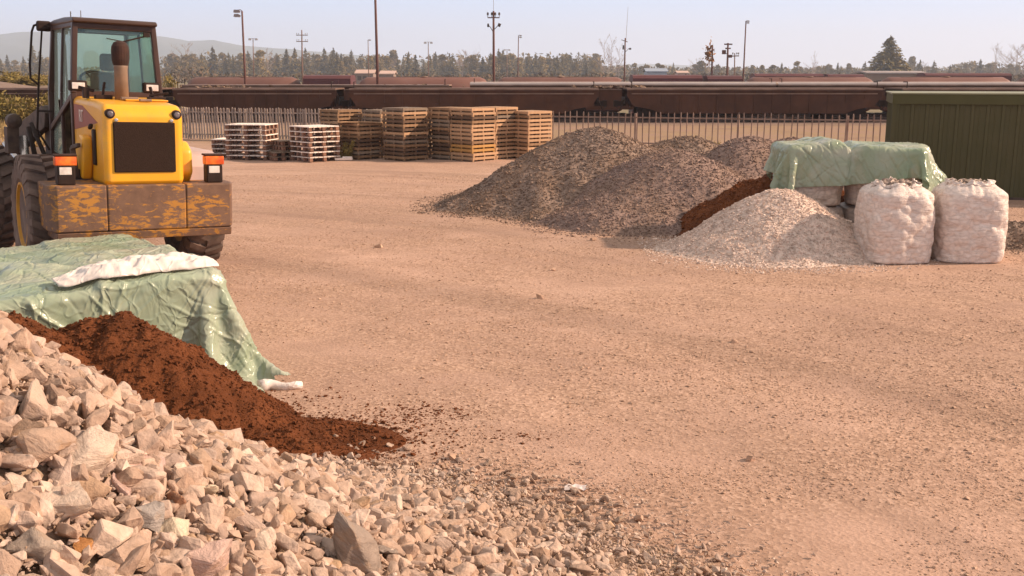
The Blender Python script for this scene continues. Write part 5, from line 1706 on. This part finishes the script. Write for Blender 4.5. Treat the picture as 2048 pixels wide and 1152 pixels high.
r, t = pole_base("lamp_mast", 1014, 99, 1014, 260, 1.5, "smallest twin lamp just showing over the trees near the insulator pole", "lamp mast", m_polef); double_lamp(r, t, .8)
# insulator pole
r, t = pole_base("utility_pole", 987, 22, 988, 74, 5.0, "tall utility pole with insulator crossarm and dangling brackets in the middle", "utility pole", m_polew)
MB().bar(t + Vector((-.42, 0, -.45)), t + Vector((.42, 0, -.45)), .07).build("crossarm", m_polew, r)
insulators(r, t + Vector((0, 0, -.42)), (-.40, -.12, .12, .40), 1.1, m_dark)
MB().tube([t + Vector((0, 0, -1.45)), t + Vector((-.22, 0, -1.1)), t + Vector((-.38, 0, -.95))], .025, 6).tube([t + Vector((0, 0, -1.30)), t + Vector((.25, 0, -1.05)), t + Vector((.42, 0, -.9))], .025, 6).lathe([(.03, 0), (.07, .05), (.06, .22), (.02, .26)], tuple(t + Vector((-.38, 0, -1.1))), 'Z', 8).box(t + Vector((.40, 0, -.95)), (.2, .12, .22), rot=(.2, .4, 0)).build("bracket", m_dark, r)
MB().tube([t, t + Vector((0, 0, .9))], .012, 5).build("rod", m_polef, r)
# antenna pole
r, t = pole_base("utility_pole", 1250.5, 76, 1248, 150, 3.2, "utility pole with a tall whip antenna beside the bare poplars", "utility pole", m_polew)
MB().tube([t + Vector((.1, 0, -.4)), t + Vector((.22, 0, 2.4)), t + Vector((.30, 0, 4.3))], [.03, .022, .016], 5).build("antenna", m_polef, r)
MB().bar(t + Vector((-.55, 0, -.25)), t + Vector((.35, 0, -.55)), .09).build("crossarm", m_polew, r)
MB().tube([t + Vector((0, 0, -2.0)), t + Vector((.5, 0, -1.5)), t + Vector((.75, 0, -1.4))], .03, 6).box(t + Vector((.72, 0, -1.5)), (.3, .2, .25)).box(t + Vector((-.25, 0, -1.3)), (.22, .2, .6)).build("bracket", m_dark, r)
# trio of dark poles
r, t = pole_base("utility_pole", 1425, 91, 1423, 130, 4.0, "short dark pole wrapped in rusty creeper, left of the crossarm pole", "utility pole", m_polew)
cm = mat("rusty_creeper", (.34, .15, .055), (.24, .12, .05), 4, .9)
V = []; F = []
rs = np.random.RandomState(5)
for k in range(110):
    c = np.array([t.x - .35 + rs.normal(0, .26), rs.normal(0, .25), t.z - 1.0 + rs.normal(0, .65)])
    a_, b_ = rs.normal(size=(2, 3)) * .085
    V += [c - a_ - b_, c + a_ - b_, c + a_ + b_, c - a_ + b_]; F.append([4 * k, 4 * k + 1, 4 * k + 2, 4 * k + 3])
link_mesh("creeper", np_mesh("creeper", np.array(V), np.array(F)), cm, r)
r, t = pole_base("utility_pole", 1456, 86, 1453.5, 130, 4.4, "dark pole with short stacked crossarms between creeper pole and lamp mast", "utility pole", m_polew)
for z, w in ((-.15, .9), (-.65, .6)):
    MB().bar(t + Vector((-w / 2, 0, z)), t + Vector((w * .6, 0, z)), .16).build("crossarm", m_polew, r)
MB().box(t + Vector((-.45, 0, -1.1)), (.45, .3, .5)).box(t + Vector((.35, 0, -1.6)), (.4, .3, .35)).tube([t + Vector((-.45, 0, -1.1)), t + Vector((.4, 0, -1.6))], .04, 6).build("transformer", m_polew, r)
r, t = pole_base("utility_pole", 1469.5, 106, 1469, 170, 2.6, "small pole with one high crossarm beside the leaning right lamp mast", "utility pole", m_polef)
MB().bar(t + Vector((-.4, 0, -.5)), t + Vector((.7, 0, -.45)), .16).build("crossarm", m_polef, r)
insulators(r, t + Vector((0, 0, -.4)), (-.3, .35, .62), 1.6, m_dark)
r, t = pole_base("lamp_mast", 1492, 42, 1484, 95, 3.0, "right lamp mast leaning right with paired lamps at its tip", "lamp mast", m_polew); lamp_head(r, t, 1, .45, 2)

# ================================================================== TREES
def foliage_mat(name, c1, c2, c3):
    m = bpy.data.materials.new(name)
    nt, b = nodes_of(m)
    g = N(nt, "ShaderNodeNewGeometry"); oi = N(nt, "ShaderNodeObjectInfo")
    c = ramp(nt, g.outputs["Random Per Island"], [(0, c1), (.5, c2), (1, c3)])
    hs = N(nt, "ShaderNodeHueSaturation"); mr = N(nt, "ShaderNodeMapRange"); mr.inputs[3].default_value = .72; mr.inputs[4].default_value = 1.25
    nt.links.new(oi.outputs["Random"], mr.inputs[0]); nt.links.new(mr.outputs[0], hs.inputs["Value"]); nt.links.new(c, hs.inputs["Color"])
    nt.links.new(hs.outputs[0], b.inputs["Base Color"])
    b.inputs["Roughness"].default_value = .8; b.inputs["Specular IOR Level"].default_value = .15
    return m
m_con = foliage_mat("conifer_needles", (.155, .115, .040), (.185, .137, .050), (.22, .162, .060))
m_pine = foliage_mat("bushy_pine_needles", (.20, .142, .054), (.23, .164, .064), (.27, .19, .080))
m_bark = mat("grey_bark", (.15, .10, .08), (.11, .075, .06), 6, .9)
m_twig = mat("pale_twigs", (.30, .21, .175), (.24, .165, .14), 3, .9)
m_shrub = foliage_mat("dry_shrub_leaves", (.15, .115, .03), (.22, .165, .045), (.28, .20, .075))
m_brush = foliage_mat("dull_brush", (.13, .085, .055), (.17, .115, .07), (.12, .095, .045))

def leaf_mesh(name, C_, A_, B_):
    n = len(C_)
    V = np.stack([C_ - A_ - B_ * .4, C_ + A_ * .2 - B_, C_ + A_ + B_ * .3, C_ - A_ * .1 + B_], 1).reshape(-1, 3)
    F = np.arange(4 * n).reshape(n, 4)
    return np_mesh(name, V, F)
def conifer(seed, n, spread, gap, top=.96, low=.06, droop=.25, power=.85):
    """unit height crown of drooping branch sprays, with gaps"""
    rs = np.random.RandomState(seed)
    C_, A_, B_ = [], [], []
    nb = int(n / 14)
    for k in range(nb):
        t = rs.rand() ** 1.25
        z0 = low + (top - low) * t
        az = rs.rand() * 6.283
        side = .75 + .5 * vnoise(np.array(math.cos(az) * 1.5 + 9), np.array(t * 5 + math.sin(az) * 1.5), seed)
        if vnoise(np.array(az * 1.3), np.array(t * 7.0), seed + 4) > .5 - gap: continue
        ln = spread * (1 - t) ** power * side * rs.uniform(.75, 1.15) + .012
        for q in range(14):
            s = (q + rs.rand()) / 14
            rad = ln * s
            z = z0 - droop * ln * s * s + .15 * ln * s + rs.normal(0, .008)
            C_.append((math.cos(az) * rad + rs.normal(0, .10 * ln * (1 - .5 * s)), math.sin(az) * rad + rs.normal(0, .10 * ln * (1 - .5 * s)), z))
            sz = (.012 + .022 * (1 - t)) * rs.uniform(.7, 1.4)
            a_ = np.array([math.cos(az), math.sin(az), rs.normal(-.2, .35)]) * sz * 1.3
            b_ = np.array([-math.sin(az), math.cos(az), rs.normal(0, .6)]) * sz * .7
            A_.append(a_); B_.append(b_)
    for k in range(10):
        C_.append((0, 0, top + .04 * k / 10)); A_.append(np.array([.004, 0, .012])); B_.append(np.array([0, .006, .004]))
    return leaf_mesh("crown", np.array(C_), np.array(A_), np.array(B_))
def bushy(seed, n, lobes, rx):
    rs = np.random.RandomState(seed)
    L_ = []
    for k in range(lobes):
        t = rs.rand()
        z = .08 + .80 * t; r = rx * (1 - .85 * abs(t - .12)) * .85
        a_ = rs.rand() * 6.28; q = rs.rand() * r
        L_.append((math.cos(a_) * q, math.sin(a_) * q, z, rs.uniform(.07, .15) * (1.25 - .6 * t)))
    C_, A_, B_ = [], [], []
    for k in range(n):
        l = L_[rs.randint(lobes)]
        d = rs.normal(size=3); d /= np.linalg.norm(d)
        C_.append((l[0] + d[0] * l[3] * rs.uniform(.5, 1.1), l[1] + d[1] * l[3] * rs.uniform(.5, 1.1), l[2] + d[2] * l[3] * .8 * rs.uniform(.5, 1.1)))
        A_.append(rs.normal(size=3) * .017); B_.append(rs.normal(size=3) * .017)
    return leaf_mesh("crown", np.array(C_), np.array(A_), np.array(B_))
def branches(seed, levels, spread, r0, n1=9, up=.75, start=.25):
    rs = random.Random(seed)
    mb = MB()
    trunk = [(0, 0, 0), (rs.uniform(-.02, .02), 0, .3), (rs.uniform(-.03, .03), 0, .6), (rs.uniform(-.03, .03), 0, .98)]
    mb.tube(trunk, [r0, r0 * .75, r0 * .45, r0 * .2], 6)
    tw = MB()
    for k in range(n1):
        t = start + (.95 - start) * k / n1
        az = rs.uniform(0, 6.28); ln = spread * (1.05 - t) * rs.uniform(.7, 1.2) + .05
        b0 = Vector((0, 0, t)); e = b0 + Vector((math.cos(az) * ln, math.sin(az) * ln, ln * up * rs.uniform(.7, 1.5)))
        m_ = (b0 + e) / 2 + Vector((0, 0, -.03 * ln))
        tw.tube([b0, m_, e], [r0 * .42, r0 * .3, r0 * .15], 5)
        for q in range(levels):
            s = rs.uniform(.3, 1.0); p = b0.lerp(e, s)
            az2 = az + rs.uniform(-1.2, 1.2); l2 = ln * rs.uniform(.25, .55)
            e2 = p + Vector((math.cos(az2) * l2, math.sin(az2) * l2, l2 * rs.uniform(.5, 1.5)))
            tw.tube([p, e2], [r0 * .20, r0 * .10], 4)
            for w in range(4):
                az3 = rs.uniform(0, 6.28); l3 = l2 * rs.uniform(.3, .6); p3 = p.lerp(e2, rs.uniform(.3, 1))
                tw.tube([p3, p3 + Vector((math.cos(az3) * l3, math.sin(az3) * l3, l3 * rs.uniform(.3, 1.6)))], [r0 * .11, r0 * .07], 3)
    return mb.mesh("trunk"), tw.mesh("crown")
def simple_trunk(r0, h):
    return MB().tube([(0, 0, 0), (.006, 0, h * .5), (0, .004, h)], [r0, r0 * .7, r0 * .2], 7).mesh("trunk")
TR = {}
for i in range(6):
    cm_ = conifer(300 + i, 2400, [.30, .36, .40, .33, .44, .27][i], [.06, .10, .06, .12, .08, .06][i]); cm_.materials.append(m_con)
    tm_ = simple_trunk(.014, .92); tm_.materials.append(m_bark)
    TR["conifer%d" % i] = (tm_, cm_)
for i in range(4):
    cm_ = bushy(340 + i, 3600, 30 + 4 * i, [.30, .36, .26, .40][i]); cm_.materials.append(m_pine)
    tm_ = simple_trunk(.018, .7); tm_.materials.append(m_bark)
    TR["pine%d" % i] = (tm_, cm_)
for i in range(4):
    tm_, cm_ = branches(360 + i, [6, 7, 4, 6][i], [.36, .42, .14, .5][i], [.011, .011, .008, .012][i], [11, 12, 9, 12][i], [.8, .7, 2.2, .75][i], [.25, .2, .3, .22][i])
    tm_.materials.append(m_twig); cm_.materials.append(m_twig)
    TR["bare%d" % i] = (tm_, cm_)
cm_ = conifer(391, 7500, .58, .28, .97, .03, .15, .72); cm_.materials.append(m_con)
tm_ = simple_trunk(.016, .95); tm_.materials.append(m_bark)
TR["spruce"] = (tm_, cm_)
def tree(px, py, dist, kind, label, group, wide=1.0):
    q = pixd(px, dist); z = gz(q.x, dist) - .1
    h = pixz(py, dist) - z
    tm_, cm_ = TR[kind]
    name = {"c": "conifer_tree", "p": "pine_tree", "b": "bare_tree", "s": "spruce_tree"}[kind[0]]
    r = empty(name, (q.x, dist, z), (0, 0, rp.uniform(0, 6.28)))
    r.scale = (h * wide, h * wide, h)
    tag(r, label, "tree", group)
    for nm, me_ in (("trunk", tm_), ("crown", cm_)):
        o = bpy.data.objects.new(nm, me_); o.parent = r; C.objects.link(o)
    return r
MARKS = [(120, "the loader cab left side"), (486, "the leaning lamp mast"), (604, "the two crossarm pole"), (752, "the tallest pole"), (857, "the middle twin lamp mast"), (987, "the insulator pole"), (1037, "the bent arm lamp mast"), (1249, "the antenna pole"), (1424, "the creeper pole"), (1488, "the right leaning lamp mast"), (1775, "the big spruce"), (2030, "the right picture edge")]
TREES = [(5, 116, "conifer1"), (18, 108, "conifer0"), (34, 118, "pine0"), (50, 112, "conifer3"), (70, 88, "conifer0"), (84, 100, "conifer2"), (98, 112, "pine1"),
         (374, 86, "bare1"), (352, 122, "pine3"), (394, 112, "pine2"), (428, 91, "conifer2"), (412, 112, "conifer1"), (448, 103, "pine0"), (468, 108, "conifer4"), (498, 100, "conifer1"), (522, 97, "pine0"), (536, 98, "bare0"), (556, 106, "conifer4"),
         (575, 96, "conifer0"), (592, 94, "conifer3"), (613, 94, "conifer5"), (629, 104, "conifer2"), (650, 94, "conifer2"), (668, 94, "conifer4"), (684, 106, "conifer1"), (704, 98, "conifer4"), (722, 112, "pine1"), (742, 108, "pine2"), (766, 110, "pine0"),
         (788, 96, "pine2"), (792, 118, "bare0"), (818, 102, "conifer5"), (832, 108, "conifer0"), (848, 118, "conifer3"), (872, 112, "conifer2"), (886, 106, "pine0"), (905, 108, "conifer4"), (926, 112, "bare0"), (931, 100, "bare3"), (948, 106, "pine2"),
         (966, 112, "conifer1"), (982, 104, "conifer2"), (998, 96, "conifer4"), (1006, 98, "conifer0"), (1022, 110, "pine1"), (1040, 112, "pine0"), (1056, 116, "conifer3"), (1070, 110, "conifer4"), (1092, 113, "pine2"), (1108, 112, "conifer2"), (1132, 104, "conifer0"), (1150, 122, "pine3"), (1172, 122, "conifer0"), (1192, 122, "pine1"),
         (1208, 78, "bare2"), (1222, 74, "bare2"), (1238, 92, "bare2"), (1216, 112, "bare3"), (1232, 116, "bare1"), (1268, 124, "pine0"), (1282, 130, "pine3"),
         (1392, 116, "bare1"), (1402, 118, "pine1"), (1418, 112, "bare0"), (1434, 128, "pine3"), (1504, 128, "pine2"), (1524, 128, "pine0"), (1562, 124, "conifer2"), (1592, 120, "pine0"), (1626, 106, "bare2"), (1624, 124, "bare1"), (1656, 126, "pine1"), (1674, 124, "conifer0"), (1696, 124, "pine2"), (1728, 122, "conifer4"),
         (1822, 109, "pine2"), (1838, 118, "conifer1"), (1846, 124, "bare1"), (1866, 120, "conifer4"), (1908, 130, "conifer0"), (1930, 124, "pine0"), (1958, 117, "conifer2"), (1988, 92, "bare2"), (1978, 124, "pine3"), (2008, 112, "bare0"), (2030, 90, "bare3"), (2044, 86, "bare1"), (2062, 96, "bare3")]
rx_ = random.Random(21)
for k in range(64):
    TREES.append((rx_.uniform(345, 1200), rx_.uniform(102, 122), rx_.choice(["conifer%d" % q for q in range(6)] + ["pine%d" % q for q in range(4)])))
for k in range(26):
    TREES.append((rx_.uniform(1260, 2060), rx_.uniform(124, 136), rx_.choice(["conifer%d" % q for q in range(6)] + ["pine%d" % q for q in range(4)])))
rp = random.Random(9)
kindword = {"c": "dark pointed conifer", "p": "bushy rounded pine", "b": "leafless bare tree"}
near_count = {}
for (px_, py_, kd) in TREES:
    mk = min(MARKS, key=lambda q: abs(q[0] - px_))
    side = "left" if px_ < mk[0] else "right"
    key = (mk[1], side, kd[0]); near_count.setdefault(key, []).append(px_)
for (px_, py_, kd) in TREES:
    mk = min(MARKS, key=lambda q: abs(q[0] - px_))
    side = "left" if px_ < mk[0] else "right"
    lst = sorted(near_count[(mk[1], side, kd[0])], key=lambda x: abs(x - mk[0]))
    k = lst.index(px_)
    nth = "nearest" if k == 0 else ordinal(k + 1)
    lab = f"{kindword[kd[0]]} on the skyline, {nth} to the {side} of {mk[1]}"
    d = rp.uniform(600, 800)
    tree(px_, py_, d, kd, lab, "trees along the skyline", {"c": 1.0, "p": 1.15, "b": 1.1}[kd[0]] * rp.uniform(.9, 1.15))
tree(1775, 71, 400, "spruce", "biggest spruce with ragged spreading branches standing above the right wagons", "trees along the skyline", 1.12)

# far wood filling between the trees: reads as one mass
rs = np.random.RandomState(40)
C_, A_, B_ = [], [], []
for k in range(2200):
    px_ = rs.uniform(-120, 2180)
    d = rs.uniform(780, 900)
    if 330 < px_ < 1200: ht = rs.uniform(106, 140)
    elif 1200 < px_ < 1260 or 1380 < px_ < 1440: ht = rs.uniform(128, 148)
    elif px_ > 1900: ht = rs.uniform(122, 146)
    elif px_ < 110: ht = rs.uniform(120, 146)
    else: ht = rs.uniform(133, 148)
    q = pixd(px_, d); top = pixz(ht, d)
    w = rs.uniform(1.8, 4.0)
    for j in range(40):
        u = rs.rand()
        C_.append((q.x + rs.normal(0, w * (1.1 - .8 * u)), d + rs.normal(0, w), -1.6 + (top + 1.6) * u))
        A_.append(rs.normal(size=3) * .60); B_.append(rs.normal(size=3) * .54)
o = link_mesh("far_wood", leaf_mesh("far_wood", np.array(C_), np.array(A_), np.array(B_)), m_pine)
tag(o, "far wood of mixed conifers filling the skyline behind the wagons", "wood", kind='stuff')
C_, A_, B_ = [], [], []
for k in range(1300):
    px_ = rs.uniform(-120, 2180); d = rs.uniform(320, 460)
    q = pixd(px_, d); top = pixz(rs.uniform(146, 155), d) if not 330 < px_ < 420 else pixz(rs.uniform(132, 152), d)
    w = rs.uniform(1.0, 2.4)
    for j in range(18):
        u = rs.rand()
        C_.append((q.x + rs.normal(0, w), d + rs.normal(0, w), -1.6 + (top + 1.6) * u)); A_.append(rs.normal(size=3) * .34); B_.append(rs.normal(size=3) * .3)
o = link_mesh("brush", leaf_mesh("brush", np.array(C_), np.array(A_), np.array(B_)), m_brush)
tag(o, "low dull brown brush along the far edge of the railway yard", "brush", kind='stuff')

# shrubs at the left, near the far end of the yard
def shrub_mesh(seed, n):
    rs = np.random.RandomState(seed)
    st_ = [(rs.normal(0, .22), rs.normal(0, .22), rs.uniform(.5, 1.0)) for _ in range(12)]
    C_, A_, B_ = [], [], []
    for k in range(n):
        s = st_[rs.randint(12)]; u = rs.rand() ** .7
        C_.append((s[0] * (.4 + 1.3 * u) + rs.normal(0, .10), s[1] * (.4 + 1.3 * u) + rs.normal(0, .10), s[2] * u + rs.normal(0, .03)))
        A_.append(rs.normal(size=3) * .026); B_.append(rs.normal(size=3) * .020)
    me_ = leaf_mesh("foliage", np.array(C_), np.array(A_), np.array(B_)); me_.materials.append(m_shrub)
    return me_
SH = [shrub_mesh(70 + i, 2600) for i in range(3)]
stm = MB()
for k in range(9):
    a_ = k * .7
    stm.tube([(0, 0, 0), (.12 * math.cos(a_), .12 * math.sin(a_), .4), (.22 * math.cos(a_), .22 * math.sin(a_), .75)], [.018, .012, .006], 5)
stm = stm.mesh("stem"); stm.materials.append(m_twig)
def shrub(px, py, dist, w, label, i, group="shrubs at the far left of the yard"):
    q = pixd(px, dist); z = gz(q.x, dist) - .05
    h = pixz(py, dist) - z
    r = empty("shrub", (q.x, dist, z), (0, 0, i * 1.3)); r.scale = (w, w, h); tag(r, label, "shrub", group)
    for nm, me_ in (("stem", stm), ("foliage", SH[i % 3])):
        o = bpy.data.objects.new(nm, me_); o.parent = r; C.objects.link(o)
for i, (a_, b_, d, w, lab) in enumerate([(12, 178, 52, 2.0, "yellow green shrub at the left picture edge before the bank"), (42, 190, 50, 1.8, "broad yellow green shrub second from the left edge"), (72, 186, 51, 1.8, "yellow green shrub just left of the loader mirror frame"), (96, 184, 52, 1.6, "yellow green shrub seen through the loader mirror frame"), (-30, 185, 52, 2.2, "shrub cut off by the left picture edge"),
                                      (8, 150, 88, 3.2, "brownish shrub on the earth bank at the left edge"), (30, 142, 92, 2.6, "taller shrub on the crest of the earth bank"), (58, 150, 90, 2.8, "shrub on the right part of the earth bank"), (86, 146, 95, 2.6, "shrub on the bank behind the loader mirror"), (352, 150, 90, 2.0, "shrub right of the cab behind the wagon")]):
    shrub(a_, b_, d, w, lab, i)
for i, (a_, d, w, lab) in enumerate([(1438, 30, .28, "small yellow weed growing behind the sparse fence, left one"), (1472, 30, .30, "small yellow weed growing behind the sparse fence, right one"), (690, 31, .34, "dark green weed at the foot of the pallets")]):
    q = pixd(a_, d)
    shrub(a_, 576 + FPX * math.tan(math.atan((HCAM - .62) / d) - PITCH), d, w, lab, i, "weeds near the fence and pallets")
# dry grass at the far left
rs = np.random.RandomState(50)
n = 9000
gx_ = rs.uniform(-30, -15.5, n); gy_ = rs.uniform(36, 50, n)
k = fbm(gx_ * .3, gy_ * .3, 3, 3) + .25 * (gy_ > 44) > -.05
gx_, gy_ = gx_[k], gy_[k]; n = len(gx_)
gz_ = ground_height(gx_, gy_); hh = rs.uniform(.15, .55, n); az = rs.rand(n) * 6.28; lean = rs.normal(0, .15, (n, 2))
w = .03
V = np.stack([np.stack([gx_ - w * np.cos(az), gy_ - w * np.sin(az), gz_], -1), np.stack([gx_ + w * np.cos(az), gy_ + w * np.sin(az), gz_], -1), np.stack([gx_ + lean[:, 0], gy_ + lean[:, 1], gz_ + hh], -1)], 1).reshape(-1, 3)
m_grass = foliage_mat("dry_grass_blades", (.36, .24, .10), (.46, .31, .15), (.30, .22, .08))
o = link_mesh("dry_grass", np_mesh("dry_grass", V, np.arange(3 * n).reshape(n, 3)), m_grass)
tag(o, "dry yellow grass along the yard edge at the left", "grass", kind='stuff')

# ================================================================== FAR BUILDINGS
m_pinkroof = mat("pale_pink_roof", (.52, .36, .30), (.46, .32, .26), .3, .8)
m_wallb = mat("grey_brown_wall", (.25, .18, .15), (.22, .16, .13), .5, .85)
m_bluew = mat("blue_grey_wall", (.30, .34, .42), (.25, .29, .36), .4, .7)
def house(px0, px1, py_r, py_e, dist, label, mr, mw):
    a = pixd(px0, dist).x; c = pixd(px1, dist).x; x = (a + c) / 2; w = c - a
    z = gz(x, dist); ze = pixz(py_e, dist) - z; zr = pixz(py_r, dist) - z
    r = empty("far_building", (x, dist, z)); tag(r, label, "building")
    wl = MB().box((0, 0, ze / 2), (w, 7, ze)).build("wall", mw, r)
    MB().prism([(-3.9, ze + .02), (0, zr), (3.9, ze + .02), (3.9, ze + .25), (0, zr + .25), (-3.9, ze + .25)], -w / 2 - .4, w / 2 + .4, 'X').build("roof", mr, r)
    for k in (-.3, 0, .3):
        MB().box((k * w, -3.52, ze * .6), (1.1, .06, 1.2)).build("window", m_dark, wl)
house(716, 750, 141, 148, 300, "low pink roofed building just left of the tallest pole", m_pinkroof, m_wallb)
house(764, 790, 143, 149, 310, "small pink roofed building just right of the tallest pole", m_pinkroof, m_wallb)
house(1290, 1330, 138, 144, 330, "blue grey building on the horizon right of the antenna pole", m_bluew, m_bluew)
house(1352, 1372, 143, 147, 340, "tiny pale house right of the blue grey building", m_pinkroof, m_pinkroof)
house(1722, 1834, 144.5, 148, 200, "long low grey building beneath the big spruce", mat("grey_roof", (.30, .25, .24), (.26, .21, .20), .3, .7), m_wallb)

# ================================================================== HAZE
hx0, hx1, hy0, hy1 = gx[0] - 20, gx[-1] + 20, gy[0] - 20, gy[-1] + 20
o = MB().box(((hx0 + hx1) / 2, (hy0 + hy1) / 2, 105), (hx1 - hx0, hy1 - hy0, 222)).build("haze", None)
mh = bpy.data.materials.new("warm_haze"); mh.use_nodes = True
nt = mh.node_tree; nt.nodes.clear()
pv = N(nt, "ShaderNodeVolumePrincipled"); pv.inputs["Color"].default_value = (.72, .82, 1.0, 1); pv.inputs["Density"].default_value = 2.8e-4; pv.inputs["Anisotropy"].default_value = .2
ou = N(nt, "ShaderNodeOutputMaterial"); nt.links.new(pv.outputs[0], ou.inputs["Volume"])
o.data.materials.clear(); o.data.materials.append(mh)
tag(o, "thin pale haze over the whole yard and far hills", "haze", kind='stuff')
